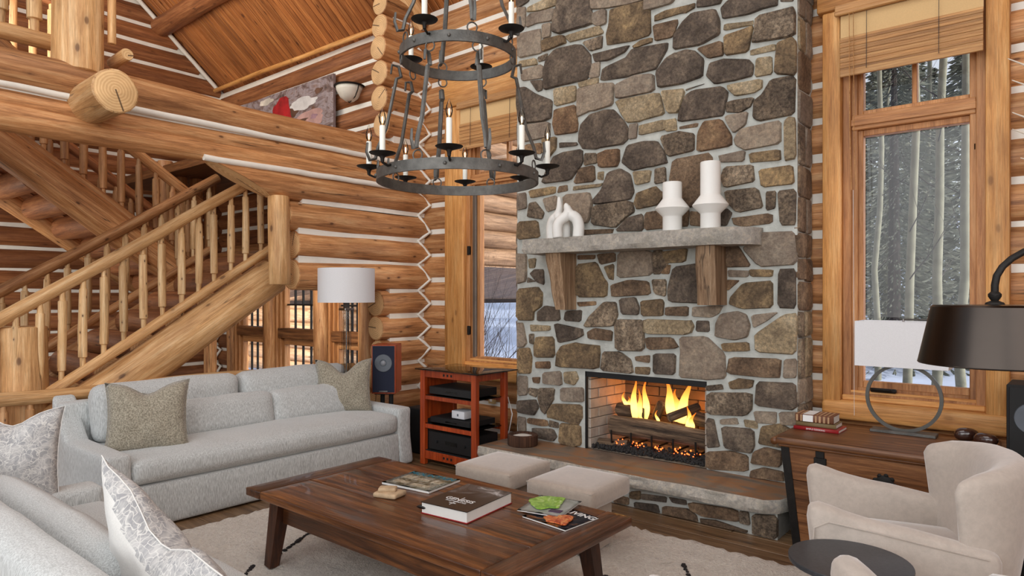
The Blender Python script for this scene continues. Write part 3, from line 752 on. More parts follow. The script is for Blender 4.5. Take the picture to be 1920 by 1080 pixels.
w1 = big_window(1, -4.65, -3.72, -4.51, -3.80, .86, .25, .1)
bm = bmesh.new(); bx(bm, (-4.58, 4.90, .88), (-4.545, 4.935, 2.58), .003); o = fin('sash_stile', bm, plain('aluminium_clad', C(96, 84, 74), .5), w1, False); o.location -= Vector((-4.185, YB, .7))
for z in (1.1, 1.9):
    bm = bmesh.new(); bx(bm, (-4.63, 4.87, z), (-4.60, 4.9, z+.09), .003); o = fin('hinge', bm, IRONB, w1, False); o.location -= Vector((-4.185, YB, .7))
# crank handle on window 2
bm = bmesh.new(); bx(bm, (-.99, 4.86, .866), (-.84, 4.89, .892), .006); tube(bm, [(-.99, 4.875, .885), (-.97, 4.84, .888), (-.86, 4.835, .888)], .009, 6)
o = fin('crank_handle', bm, IRONB, w2, True); o.location -= Vector((-.765, YB, .7))
# woven wooden shades
SLATW = wood('shade_slat_wood', C(150, 104, 58), C(182, 134, 82), C(200, 156, 102), 0, grain=10, knots=0, crack=0)
LINING = fabric('shade_lining', C(216, 180, 128), scale=160, amt=.03)
def blind(x0, x1, label, cord):
    t = empty('woven_shade', ((x0+x1)/2, 4.79, 2.95), label=label, cat='window shade', group=None)
    c = Vector(((x0+x1)/2, 4.79, 2.95))
    def add(o): o.location -= c; return o
    bm = bmesh.new()
    bx(bm, (x0-.03, 4.755, 3.36), (x1+.02, 4.81, 3.41), .006); bx(bm, (x0-.03, 4.745, 3.335), (x1+.02, 4.775, 3.365), .006)
    add(fin('headrail', bm, SLATW, t, False))
    add(BX('lining', (x0, 4.785, 3.17), (x1, 4.795, 3.34), LINING, t))
    zt = 3.19
    add(BX('backing', (x0+.005, 4.785, 2.955), (x1-.005, 4.79, 3.19), SLATW, t))
    for k in range(15):
        bm = bmesh.new(); z = zt-k*.0165; dy = .005*(k % 2)
        if k < 14: box(bm, ((x0+x1)/2, 4.775-dy, z-.008), (x1-x0, .009, .0175), rx=.14, bev=.002)
        else: box(bm, ((x0+x1)/2, 4.775, z-.01), (x1-x0, .018, .035), bev=.003)
        add(fin('slat', bm, SLATW, t, False))
    if cord:
        for k, xx in enumerate((x0+.06, x0+.085)):
            add(TB('cord', [(xx, 4.75, 3.34), (xx+.004, 4.748, 2.6), (xx+.015, 4.747, 2.18)], .0022, SLATW, t, n=5))
        add(TB('cord', [(x0+.085, 4.747, 2.18), (x0+.09, 4.746, 1.2), (x0+.092, 4.745, .72)], .0014, CREAMF, t, n=4))
    for xx in (x0+.16, x1-.22): add(TB('cord', [(xx, 4.764, 3.33), (xx, 4.755, 2.96)], .002, TWIG, t, n=4))
    return t
blind(-1.15, -.375, 'woven wooden slat shade half gathered above the tall window right of the chimney', True)
blind(-4.64, -3.76, 'woven wooden slat shade behind the chandelier, left of the chimney', False)
# window group under the loft
w3 = empty('window_3', (0, 0, 0), kind='structure')
for (x0, x1) in ((-9.2, -8.38), (-8.12, -7.2), (-6.93, -6.32)):
    for xx in (x0, x1): 
        bm = bmesh.new()
        for q, (dx, yy) in enumerate(((0, 4.84), (.035, 4.88), (.07, 4.92))):
            s_ = 1 if xx == x0 else -1
            bx(bm, (xx+s_*dx, yy, .1), (xx+s_*(dx+.03), 5.0, 2.1), .003)
        fin('jamb', bm, TRIMD, w3, False)
    bm = bmesh.new(); bx(bm, (x0, 4.86, .93), (x1, 5.0, 1.06), .006); fin('transom_bar', bm, CHESTW, w3, False)
    bm = bmesh.new(); bx(bm, (x0+.1, 4.92, .84), (x1-.1, 5.0, .93), .006); bx(bm, (x0+.1, 4.92, .1), (x1-.1, 5.0, .3), .006); fin('sash_rail', bm, TRIMDH, w3, False)
    for k in (1, 2, 3):
        xx = x0+.1+(x1-x0-.2)*k/4
        BX('muntin', (xx-.006, 4.955, .3 if k != 2 else .3), (xx+.006, 4.985, 2.1), IRONB, w3)
    BX('muntin', (x0+.1, 4.956, 1.36), (x1-.1, 4.984, 1.38), IRONB, w3)
    pane(w3, x0+.1, x1-.1, .3, 2.1, 4.99)
for xx, m_ in ((-9.3, .075), (-8.25, .1), (-7.07, .115), (-6.2, .1)):
    log((xx, 4.86, 0), (xx, 4.86, 2.14), m_, m_, LOGW, w3, name='post', bend=.004)
BX('head_board', (-9.3, 4.84, 2.08), (-6.2, 4.98, 2.2), TRIMDH, w3)
# ------------------------------------------------ stone chimney with fireplace
YF = 4.58; HX0, HX1 = -3.74, -1.3625
fp = empty('stone_fireplace', (-2.55, 4.58, 0), label='tall fieldstone chimney and fireplace with mantel shelf and raised hearth', cat='fireplace')
FO = Vector((-2.55, 4.58, 0))
def fadd(o): o.location -= FO; return o
bm = bmesh.new()
OX0, OX1, OZ0, OZ1 = -3.02, -1.986, .25, .878
bx(bm, (HX0, YF, .0), (OX0, 4.93, 5.2)); bx(bm, (OX1, YF, .0), (HX1, 4.93, 5.2)); bx(bm, (OX0, YF, OZ1), (OX1, 4.93, 5.2)); bx(bm, (OX0, YF, 0), (OX1, 4.93, .22))
fadd(fin('mortar_body', bm, MORTAR, fp, False))
def chaikin(p, it=1, q=.2):
    for _ in range(it):
        o = []
        for i in range(len(p)):
            a, b = p[i], p[(i+1) % len(p)]
            o += [(a[0]*(1-q)+b[0]*q, a[1]*(1-q)+b[1]*q), (a[0]*q+b[0]*(1-q), a[1]*q+b[1]*(1-q))]
        p = o
    return p
def stone_mesh(poly, kind, parent, plane, depth=.03, name='stone', grow=.010):
    """poly in wall coordinates; plane maps (a, h, out) to a point"""
    p = chaikin(poly, 1, .11); cx = sum(a for a, b in p)/len(p); cz = sum(b for a, b in p)/len(p)
    p = [(a+grow*(a-cx)/max(.02, math.hypot(a-cx, b-cz))+noise.noise(Vector((a*18, b*18, 1)))*.012, b+grow*(b-cz)/max(.02, math.hypot(a-cx, b-cz))+noise.noise(Vector((a*18, b*18, 5)))*.012) for a, b in p]
    sz = math.sqrt((max(a for a, b in p)-min(a for a, b in p))*(max(b for a, b in p)-min(b for a, b in p)))
    dp = min(depth, sz*.16)*R.uniform(.75, 1.25); tx, tz = R.uniform(-.03, .03), R.uniform(-.03, .03)
    bm = bmesh.new(); rings = []
    for k, o in ((1, -.02), (1.0, dp*.45), (.95, dp*.9), (.55, dp)):
        ring = []
        for i, (a, b) in enumerate(p):
            aa, bb = cx+(a-cx)*k, cz+(b-cz)*k
            oo = o+(tx*(aa-cx)+tz*(bb-cz) if o > 0 else 0)+(noise.noise(Vector((aa*9, bb*9, o*50)))*.013 if k < .99 else 0)
            ring.append(bm.verts.new(plane(aa, bb, oo)))
        rings.append(ring)
    n = len(p)
    for r0, r1 in zip(rings, rings[1:]):
        for j in range(n): bm.faces.new((r0[j], r0[(j+1) % n], r1[(j+1) % n], r1[j]))
    c = bm.verts.new(plane(cx, cz, dp*1.02))
    for j in range(n): bm.faces.new((rings[-1][j], rings[-1][(j+1) % n], c))
    return fin(name, bm, ST[kind], parent, True, ang=38)
front = lambda a, h, o: (a, YF-o, h)
for ln in FACE.split('\n'):
    w = ln.split(); q = [int(v)/1000 for v in w[1:]]; poly = list(zip(q[::2], q[1::2]))
    cx = sum(a for a, b in poly)/len(poly); cz = sum(b for a, b in poly)/len(poly)
    if 1.84 < cz < 1.93 and -3.3 < cx < -1.8 and max(b for a, b in poly) < 1.95: continue
    fadd(stone_mesh(poly, w[0], fp, front))
# courses above the frame
tops = []
for ln in FACE.split('\n'):
    q = [int(v)/1000 for v in ln.split()[1:]]; tops.append((min(q[::2]), max(q[::2]), max(q[1::2])))
def top_at(a, b): return max([t for p, q, t in tops if p < b and q > a and t > 2.5] or [3.4])+.022
z = 3.52
while z < 5.1:
    x = HX0+.01; h = R.uniform(.14, .26)
    while x < HX1-.05:
        w_ = min(R.uniform(.16, .42), HX1-.01-x); 
        za = max(z, top_at(x+.01, x+w_/2)); zb = max(z, top_at(x+w_/2, x+w_-.01))
        if z+h-.03-max(za, zb) > .05: fadd(stone_mesh([(x+.012, za), (x+w_-.012, zb), (x+w_-.015, z+h-.03), (x+.015, z+h-.025)], R.choice('KKBGSO'), fp, front))
        x += w_
    z += h
# side faces
for sx, sg in ((HX1, 1), (HX0, -1)):
    side = lambda a, h, o, sx=sx, sg=sg: (sx+sg*o, a, h)
    z = .28
    while z < 5.0:
        h = R.uniform(.12, .27); y0 = YF+.004
        cuts = [y0, 4.86] if R.random() < .4 else [y0, y0+R.uniform(.1, .18), 4.86]
        for a, b in zip(cuts, cuts[1:]):
            fadd(stone_mesh([(a+.008, z+.012), (b-.008, z+.012+R.uniform(-.01, .01)), (b-.008, z+h-.012), (a+.008, z+h-.012)], R.choice('BGGSTB'), fp, side, .018))
        z += h
# hearth base
HB = 4.18
bm = bmesh.new(); bx(bm, (-3.70, HB, 0), (-1.36, 4.6, .17)); fadd(fin('hearth_base', bm, MORTAR, fp, False))
hb = lambda a, h, o: (a, HB-o, max(.008, min(.158, h*.95+.03)))
for ln in BASE.split('\n'):
    w = ln.split(); q = [int(v)/1000 for v in w[1:]]; poly = [(max(-3.68, min(-1.37, a)), b) for a, b in zip(q[::2], q[1::2])]
    fadd(stone_mesh(poly, w[0], fp, hb, .022))
x = -3.68
while x < -2.56:
    w_ = R.uniform(.16, .3)
    for z0, z1 in ((.0, .06), (.08, .135)): fadd(stone_mesh([(x+.01, z0-.02), (min(x+w_, -2.53)-.01, z0-.02), (min(x+w_, -2.53)-.01, z1-.02), (x+.01, z1-.02)], R.choice('KBSB'), fp, hb, .022))
    x += w_
# hearth slab: split-faced front edge, the right-hand corner broken back
def slab_mesh(name, outline, z0, z1, mats, parent, amp=.012, n=60, back=None, ztop=None):
    """outline: front edge polyline (x,y) left to right; back y"""
    pts = []; 
    for (a, b) in zip(outline, outline[1:]):
        k = max(1, int(math.dist(a, b)/.06))
        for i in range(k): pts.append((a[0]+(b[0]-a[0])*i/k, a[1]+(b[1]-a[1])*i/k))
    pts.append(outline[-1]); bm = bmesh.new(); rows = []
    for lv, (zz_, inset) in enumerate(((z0, .012), (z0+(z1-z0)*.3, .0), (z0+(z1-z0)*.65, .004), (z1-.006, .006), (z1, .014))):
        row = []
        for i, (x, y) in enumerate(pts):
            d = amp*noise.noise(Vector((x*7, zz_*30, 2.2)))*1.6+inset
            row.append(bm.verts.new((x, y+d, zz_+(noise.noise(Vector((x*5, 0, 3)))*.006 if lv == 0 else 0))))
        rows.append(row)
    top = [bm.verts.new((x, back, z1)) for x, y in pts]; bot = [bm.verts.new((x, back, z0)) for x, y in pts]
    R_ = [bot]+rows+[top]
    for r0, r1 in zip(R_, R_[1:]):
        for i in range(len(pts)-1):
            f = bm.faces.new((r0[i], r0[i+1], r1[i+1], r1[i])); f.material_index = 1 if r1 is top else 0
    bm.faces.new([r[0] for r in R_]); bm.faces.new([r[-1] for r in R_][::-1])
    for i in range(len(pts)-1): bm.faces.new((bot[i], bot[i+1], top[i+1], top[i]))
    return fin(name, bm, mats, parent, True, ang=35)
fadd(slab_mesh('hearth_slab', [(-3.76, 4.07), (-2.6, 4.08), (-1.42, 4.10), (-1.345, 4.16), (-1.31, 4.28)], .165, .25, [SLAB, SLATE], fp, back=4.60))
fadd(slab_mesh('mantel_shelf', [(-3.465, 4.30), (-2.5, 4.29), (-1.80, 4.30), (-1.70, 4.335), (-1.62, 4.42), (-1.585, 4.52)], 1.838, 1.955, [SLAB, SLAB], fp, back=4.60, amp=.016))
def corbel(x0, x1, yt, yb, zb, seed):
    bm = bmesh.new(); n = 9; rings = []
    for i in range(n):
        t = i/(n-1); z = zb+(1.84-zb)*t; yf = yb+(yt-yb)*t+.012*noise.noise(Vector((seed, z*7, 0)))
        w0, w1 = x0+.014*noise.noise(Vector((seed+3, z*5, 1)))+(.05*(1-t) if seed == 1 else 0), x1+.006*noise.noise(Vector((seed+5, z*5, 1)))
        rings.append([bm.verts.new(p) for p in ((w0, 4.6, z), (w0+.01, yf+.02, z), (w0+.03, yf, z), (w1-.02, yf-.004, z), (w1, yf+.012, z), (w1, 4.6, z))])
    for a, b in zip(rings, rings[1:]):
        for j in range(6): bm.faces.new((a[j], a[(j+1) % 6], b[(j+1) % 6], b[j]))
    bm.faces.new(rings[0]); bm.faces.new(rings[-1])
    return fadd(fin('corbel', bm, CORB, fp, True, ang=40))
corbel(-3.275, -3.11, 4.335, 4.41, 1.38, 1); corbel(-1.985, -1.835, 4.35, 4.375, 1.43, 2)
# firebox: brick-lined recess with steel lintel
fb = empty('firebox', (0, 0, 0)); fb.parent = fp; fadd(fb)
BXL, BXR, BY = -2.97, -2.04, 5.12
bm = bmesh.new(); bx(bm, (OX0-.03, YF+.005, .20), (OX1+.03, 5.25, .25)); bx(bm, (OX0-.02, BY+.02, .2), (OX1+.02, 5.25, 1.0)); bx(bm, (OX0-.03, YF+.02, .93), (OX1+.03, 5.25, 1.0))
bx(bm, (OX0-.05, 4.75, .2), (OX0-.004, 5.25, 1.0)); bx(bm, (OX1+.004, 4.75, .2), (OX1+.05, 5.25, 1.0)); fin('liner', bm, plain('fire_mortar', C(150, 136, 120), .9), fb, False)
def brickwall(p0, p1, z0, z1, off, bmat=None):
    p0, p1 = Vector(p0), Vector(p1); d = p1-p0; L = d.length; ang = math.atan2(d.y, d.x); d.normalize(); z = z0; row = 0
    while z < z1-.02:
        s = -(row % 2)*.115
        while s < L-.01:
            a, b = max(0, s)+.003, min(L, s+.225)-.003
            if b-a > .02:
                c = p0+d*(a+b)/2; bm = bmesh.new(); box(bm, (c.x, c.y, min(z+.04, z1)), (b-a, .03, .074), rz=ang, bev=.003); fin('brick', bm, bmat or FBRICK, fb, False)
            s += .228
        z += .08; row += 1
brickwall((BXL, BY, 0), (BXR, BY, 0), .25, .93, 0, DBRICK)
brickwall((OX0+.012, YF+.03, 0), (BXL, BY, 0), .25, .93, 0); brickwall((OX1-.012, YF+.03, 0), (BXR, BY, 0), .25, .93, 0)
bm = bmesh.new(); bx(bm, (OX0, YF-.004, .835), (OX1, YF+.03, .878), .002); fin('lintel_bar', bm, BLACKM, fb, False)
bm = bmesh.new(); bx(bm, (OX0-.004, YF-.004, .25), (OX0+.010, YF+.02, .878), .002); fin('edge_trim', bm, BLACKM, fb, False)
# things in the fire
GR = plain('lava_rock', C(44, 42, 42), .9, var=.4, sc_=40)
bm = bmesh.new(); rr = random.Random(3)
for i in range(900):
    x = rr.uniform(-2.98, -2.02); yy = rr.uniform(YF+.03, 4.78); s = rr.uniform(.006, .015)
    r_ = bmesh.ops.create_icosphere(bm, subdivisions=1, radius=s, matrix=Matrix.Translation((x, yy, .252+s*.6+rr.random()*.02+max(0, yy-4.64)*.2)) @ Matrix.Rotation(rr.random()*3, 4, 'X'))
tag(fin('lava_gravel', bm, GR, None, False), 'bed of black lava gravel on the firebox floor', 'gravel', kind='stuff')
bm = bmesh.new()
for xc in (-2.78, -2.6, -2.43, -2.28, -2.16):
    for i in range(11):
        x = xc+rr.gauss(0, .028); s = rr.uniform(.003, .008)
        bmesh.ops.create_icosphere(bm, subdivisions=1, radius=s, matrix=Matrix.Translation((x, rr.uniform(4.68, 4.72), .315+rr.gauss(0, .012))))
tag(fin('glowing_embers', bm, EMBER, None, False), 'orange glowing embers under the front fire log', 'embers', kind='stuff')
def firelog(p0, p1, r, label, seed):
    o = log(p0, p1, r, r*.92, CHAR, None, name='fire_log', bend=.008, seed=seed, rough=.14, seg=18, cap=CHAR, rings=10)
    return tag(o, label, 'fire log')
firelog((-2.88, 4.77, .43), (-2.05, 4.75, .42), .078, 'long charred ceramic log lying across the front of the fire grate', 1)
firelog((-2.90, 4.90, .55), (-2.62, 4.86, .54), .055, 'short grey-brown fire log at the left end of the fire', 2)
firelog((-2.36, 4.74, .545), (-2.20, 4.93, .63), .036, 'dark split fire log leaning over the front log at the centre', 3)
firelog((-2.28, 4.92, .54), (-2.06, 4.86, .53), .058, 'thick fire log at the right end of the fire', 4)
firelog((-2.58, 4.95, .5), (-2.50, 4.88, .62), .04, 'upright charred stub between the two flames', 5)
firelog((-2.97, 4.70, .30), (-2.72, 4.735, .30), .035, 'small charred log lying low at the left in the gravel', 6)
gt = empty('fire_grate', (-2.47, 4.83, .25), label='black iron fire grate under the logs', cat='grate')
for k in range(5):
    x = -.36+k*.18
    TB('bar', [(x, -.165, .16), (x, -.160, .06), (x, .1, .06), (x, .2, .10)], .008, IRONB, gt, n=6)
for x in (-.3, .3): TB('leg', [(x, .0, .06), (x, .0, .003)], .008, IRONB, gt, n=6)
def flame_obj(x, yv, z, h, w, seed, label, lobes=2):
    o_ = empty('fire_flame', (x, yv, z), label=label, cat='flame')
    for k in range(lobes):
        bm = bmesh.new(); pts = []; rad = []; ph = seed+k*2.3; dx = (k-(lobes-1)/2)*w*.8; hh = h*(1-.28*(k % 2)) if lobes > 1 else h
        for i in range(14):
            t = i/13; pts.append((dx*(.5+.5*t)+.16*w*math.sin(ph+t*6)*t*1.5, .02*math.sin(ph*2+t*4), hh*t)); rad.append(max(.0015, w*.5*(math.sin(PI*min(1, (t*.75+.12))**.75))**1.1*(1-t*.75)))
        tube(bm, pts, rad, 10, sq=(1, .45))
        fin('flame_tongue', bm, FLAME, o_)
    return o_
flame_obj(-2.80, 4.86, .57, .13, .055, 1, 'small low flame at the far left of the fire', 2)
flame_obj(-2.66, 4.83, .50, .33, .085, 2.2, 'tall left flame with a forked tip', 3)
flame_obj(-2.36, 4.88, .50, .36, .11, 4.1, 'tallest double flame right of centre', 3)
flame_obj(-2.21, 4.80, .48, .17, .06, 5.5, 'short bright flame in front of the right fire log', 2)
flame_obj(-2.49, 4.80, .49, .10, .035, 7.2, 'tiny flame licking the centre of the front log', 1)
fl1 = light('fire_glow', 'POINT', (-2.76, 4.96, .60), 1.9, (1, .30, .05), soft=.04)
fl2 = light('fire_glow', 'POINT', (-2.22, 4.97, .62), 1.7, (1, .30, .05), soft=.04)
# ------------------------------------------------ on the mantel
def totem(x, y, H, label):
    t = empty('ceramic_vase', (x, y, 1.956), label=label, cat='vase')
    r = .068
    LT('body', [(0, 0), (r*.98, 0), (r, .006), (r, .10), (r*1.05, .108), (.118, .155), (.122, .162), (.118, .170), (r*1.1, .225), (r, .235), (r, H-.006), (r*.97, H), (r*.9, H), (r*.86, H-.08), (0, H-.08)], WHITE, t, n=40)
totem(-2.175, 4.42, .35, 'shorter white ceramic vase with a flared waist ring, on the mantel')
totem(-1.89, 4.42, .46, 'taller white ceramic vase with a flared waist ring, on the mantel')
def sculpt(x, y, rz, H, W, label, mirror=1):
    pts = []; rad = []
    for i in range(25):
        t = i/24
        if t < .7:
            a = PI*(1-t/.7); px = W/2+W/2*math.cos(a)*1; pz = .12+.115*math.sin(a) if True else 0
            if t < .001: pz = 0
        pts.append(None)
    P_ = [(0, 0), (-.005, .07), (.0, .14), (.03, .19), (.08, .205), (.115, .18), (.13, .13), (.13, .10)]
    top = [(.0, .0)]
    t_ = empty('ceramic_sculpture', (x, y, 1.956), rz, label=label, cat='sculpture')
    def cr(c, n=6):
        out = []
        for i in range(len(c)-1):
            p = [Vector(c[max(0, i-1)]), Vector(c[i]), Vector(c[i+1]), Vector(c[min(len(c)-1, i+2)])]
            for k in range(n):
                u = k/n; out.append(.5*((2*p[1])+(-p[0]+p[2])*u+(2*p[0]-5*p[1]+4*p[2]-p[3])*u*u+(-p[0]+3*p[1]-3*p[2]+p[3])*u**3))
        out.append(Vector(c[-1])); return out
    bm = bmesh.new()
    m = mirror
    c1 = cr([(-.085*m, 0, 0), (-.09*m, 0, .09), (-.07*m, 0, .15), (-.02*m, 0, .19), (.005*m, 0, .25), (.0, 0, H)])
    n1 = len(c1); tube(bm, c1, [W*(1 if i < n1*.5 else max(.26, 1-1.6*(i/n1-.5))) for i in range(n1)], 16)
    c2 = cr([(.075*m, 0, 0), (.08*m, 0, .08), (.06*m, 0, .13), (.01*m, 0, .17), (-.01*m, 0, .2)])
    tube(bm, c2, [W*.9]*len(c2), 16)
    fin('body', bm, WHITE, t_)
sculpt(-3.20, 4.46, -.25, .345, .050, 'tall white curved ceramic sculpture with a pointed neck, on the mantel')
sculpt(-3.055, 4.37, .5, .27, .045, 'lower white curved ceramic sculpture beside the taller one on the mantel', -1)
# log-slice candle bowl on the hearth
lb = empty('log_candle_bowl', (-3.49, 4.345, .25), label='round bark-sided log bowl of white wax on the left end of the hearth', cat='candle')
bm = bmesh.new(); n = 40; prof = [(.0, 0), (.118, 0), (.126, .01), (.126, .085), (.118, .092), (.098, .092), (.094, .07), (0, .07)]
lathe(bm, prof, n)
for v in bm.verts:
    rr_ = math.hypot(v.co.x, v.co.y)
    if rr_ > .11: k = 1+.035*noise.noise(Vector((v.co.x*40, v.co.y*40, 0))); v.co.x *= k; v.co.y *= k
fin('bowl', bm, BARK, lb, True, ang=40); LT('wax', [(0, .071), (.05, .084), (.092, .072)], WAXS, lb, n=24)
# ------------------------------------------------ stairs
st = empty('log_staircase', (-6.4, 2.3, 0), label='peeled log staircase with two flights and pale spindle railings behind the sofa', cat='staircase')
n0 = set(bpy.data.objects)
SX = -5.75
def hz(y): return .474+.648*y
def bzr(y): return .865+.653*(y-1.735)
def sz(y): return 1.232+.65*(y-2.739)
log((SX, .86, sz(.86)), (SX-.02, 3.42, sz(3.42)), .175, .165, LOGL, st, name='stringer', bend=.01)
log((-7.1, .86, sz(.86)), (-7.1, 3.42, sz(3.42)), .15, .15, LOGW, st, name='stringer')
log((SX+.02, .5, hz(.5)), (SX+.02, 3.12, hz(3.12)), .05, .046, LOGL, st, name='handrail', bend=.008)
log((-7.1, .5, hz(.5)), (-7.1, 3.55, hz(3.55)), .055, .05, LOGW, st, name='handrail', bend=.008)
log((SX+.02, 1.45, bzr(1.45)), (SX+.02, 3.40, bzr(3.40)), .042, .04, LOGL, st, name='bottom_rail', bend=.005)
log((-7.1, 1.2, bzr(1.2)), (-7.1, 3.5, bzr(3.5)), .042, .04, LOGW, st, name='bottom_rail', bend=.005)
for y in (3.27, 3.119, 2.983, 2.83, 2.695, 2.55, 2.394, 2.25, 2.10, 1.96, 1.82, 1.68, 1.54, 1.40, 1.26):
    spindle((SX+.02, y, max(bzr(y)+.02, .45)), (SX+.02, y, hz(y)-.02), .030, st, LOGLZ)
y = 3.45
while y > 1.2: spindle((-7.1, y, bzr(y)+.02), (-7.1, y, hz(y)-.02), .030, st, LOGLZ); y -= .165
for i in range(10):
    y = .98+i*.27; z = sz(y)+.10
    log((SX-.15, y, z), (-6.97, y, z), .12, .12, LOGD, st, name='tread', bend=.002)
LY0, LY1, LZ = 3.5, 4.75, 1.95
bm = bmesh.new(); bx(bm, (-8.6, LY0, LZ-.09), (-5.62, LY1, LZ), .01); fin('landing', bm, CHESTW, st, False)
for x in (-6.2, -7.3, -8.3): log((x, 3.45, LZ-.17), (x, 4.75, LZ-.17), .08, .08, LOGD, st, name='joist')
# upper flight climbs back over the first
UX = -7.25
def ub(y): return 2.89-.706*(y-1.83)
def us(y): return 2.596-.70*(y-1.986)
log((UX, 3.55, us(3.55)), (UX, .9, us(.9)), .17, .15, LOGW, st, name='stringer', bend=.01, rough=.05)
log((-8.5, 3.55, us(3.55)-.1), (-8.5, .9, us(.9)-.1), .10, .10, LOGW, st, name='stringer')
log((UX, 3.5, ub(3.5)), (UX, .9, ub(.9)), .05, .05, LOGW, st, name='bottom_rail')
log((UX, 3.5, ub(3.5)+.72), (UX, .9, ub(.9)+.72), .055, .05, LOGW, st, name='handrail')
log((-8.45, 3.5, ub(3.5)+.75), (-8.45, .9, ub(.9)+.75), .055, .05, LOGD, st, name='handrail')
log((-8.45, 3.5, ub(3.5)+.0), (-8.45, .9, ub(.9)+.0), .045, .05, LOGD, st, name='bottom_rail')
y = 3.3
while y > 1.0:
    spindle((UX, y, ub(y)+.02), (UX, y, ub(y)+.7), .034, st, LOGDZ); spindle((-8.45, y+.05, ub(y+.05)+.02), (-8.45, y+.05, ub(y+.05)+.74), .034, st, LOGDZ); y -= .165
for i in range(9):
    y = 3.3-i*.27; log((UX-.12, y, us(y)-.02), (-8.42, y, us(y)-.02), .125, .125, LOGD, st, name='tread', bend=.002)
for y, r in ((3.5, .085), (3.69, .075), (3.87, .08), (4.05, .075)): log((-8.3, y, 0 if y > 3.9 else LZ), (-8.3, y, 3.1), r, r*.95, LOGW, st, name='post')
log((-5.86, 1.46, 0), (-5.86, 1.46, 1.27), .185, .175, LOGL, st, name='newel_post', rough=.05)
for o in set(bpy.data.objects)-n0: o.location -= Vector((-6.4, 2.3, 0))
# loft deck and its railing
ld = tag(BX('loft_floor', (-9.7, 3.45, 2.93), (-5.42, 4.86, 3.03), CHESTW, None), kind='structure')
ld.name = 'floor_loft'
log((-5.7, .62, 2.45), (-7.4, .62, 2.45), .16, .16, LOGD, wl, name='joist')
lr = empty('loft_railing', (-5.42, 1.2, 3.1), label='log railing with a thick post at the loft edge, top left', cat='railing')
lo = Vector((-5.42, 1.2, 3.1))
def la(o): o.location -= lo; return o
la(log((-5.40, -1.2, 3.28), (-5.40, 1.56, 3.25), .062, .055, LOGL, lr, name='bottom_rail'))
la(log((-5.40, -1.2, 3.98), (-5.40, 1.56, 3.98), .06, .06, LOGL, lr, name='top_rail'))
la(log((-5.33, 1.67, 3.05), (-5.33, 1.67, 4.7), .155, .15, LOGL, lr, name='newel_post', rough=.06))
la(log((-5.24, 1.84, 3.29), (-5.24, 1.84, 4.7), .028, .028, LOGL, lr, name='pole'))
la(log((-5.45, 1.93, 3.215), (-5.17, 1.93, 3.215), .042, .042, LOGL, lr, name='rail_end'))
for y in (-.9, -.7, -.5, -.3, -.1, .1, .3, .5, .7, .9, 1.06, 1.24, 1.42): la(spindle((-5.40, y, 3.29), (-5.40, y, 3.96), .045, lr, LOGLZ))
g2 = empty('gallery_railing', (-8.6, 1.0, 3.2), label='distant log railing seen through the loft balusters, top left', cat='railing')
lo = Vector((-8.6, 1.0, 3.2))
la(log((-8.6, -.5, 3.95), (-8.6, 2.6, 3.95), .06, .06, LOGD, g2, name='bottom_rail')); la(log((-8.6, -.5, 4.75), (-8.6, 2.6, 4.75), .06, .06, LOGD, g2, name='top_rail'))
y = -.3
while y < 2.5: la(spindle((-8.6, y, 3.97), (-8.6, y, 4.73), .036, g2, LOGDZ)); y += .17
bm = bmesh.new(); bx(bm, (-9.7, -.8, 3.65), (-8.5, 2.7, 3.8)); tag(fin('floor_gallery', bm, CHESTW, None, False), kind='structure')
# half-height log rail behind the sofa
rl = empty('half_height_railing', (-5.59, 2.5, 0), label='low log railing running right behind the back sofa', cat='railing')
lo = Vector((-5.59, 2.5, 0))
la(log((-5.6, .3, .805), (-5.6, 4.22, .76), .052, .045, LOGL, rl, name='top_rail', bend=.01)); la(log((-5.6, .3, .12), (-5.6, 4.22, .12), .04, .04, LOGW, rl, name='bottom_rail'))
for k in range(26): 
    y = .4+k*.15
    la(spindle((-5.6, y, .13), (-5.6, y, .78), .03, rl, LOGDZ))
# ------------------------------------------------ painting and sconce in the loft
def paint():
    s = NT('abstract_paint'); v = s.co((1, 1, 1), False, 'Generated')
    n = s.noise(v, 5, 6, .7, 2.5)
    col = s.ramp(n, [(.3, C(58, 46, 44)), (.44, C(120, 98, 92)), (.55, C(160, 148, 150)), (.7, C(122, 84, 62))])
    st_ = s.noise(s.co((18, 1, 1.2), False, 'Generated'), 3, 4)
    col = s.mix(.6, col, s.ramp(st_, [(.35, (.7, .7, .75)), (.65, (1.2, 1.2, 1.2))]), 'MULTIPLY')
    return s.base(col, .5)
pt = empty('abstract_painting', (-8.1, 4.80, 3.72), label='large unframed abstract painting in mauve, red and white on the loft wall', cat='painting')
BX('canvas', (-1.3, .0, -.45), (1.33, .035, .44), paint(), pt)
def blob(name, cx, cz, w, h, mat, par, y0, seed):
    bm = bmesh.new(); n = 26; a = []
    for j in range(n):
        t = 2*PI*j/n; k = 1+.45*noise.noise(Vector((math.cos(t)*1.7+seed, math.sin(t)*1.7, seed)))
        a.append((cx+w*k*math.cos(t), y0, cz+h*k*math.sin(t)))
    f = [bm.verts.new(p) for p in a]; g = [bm.verts.new((p[0], y0+.006, p[2])) for p in a]
    bm.faces.new(f); bm.faces.new(g)
    for j in range(n): bm.faces.new((f[j], f[(j+1) % n], g[(j+1) % n], g[j]))
    return fin(name, bm, mat, par, False)
blob('brush_mark', .20, .14, .24, .19, plain('red_paint', C(168, 24, 30), .5, var=.4), pt, -.004, 1)
blob('brush_mark', .68, .20, .30, .08, plain('white_paint', C(214, 210, 208), .5, var=.2), pt, -.005, 2)
blob('brush_mark', .86, -.02, .34, .10, plain('pink_paint', C(190, 150, 142), .5, var=.3), pt, -.003, 4)
blob('brush_mark', 1.18, -.36, .09, .05, BLACKM, pt, -.004, 5)
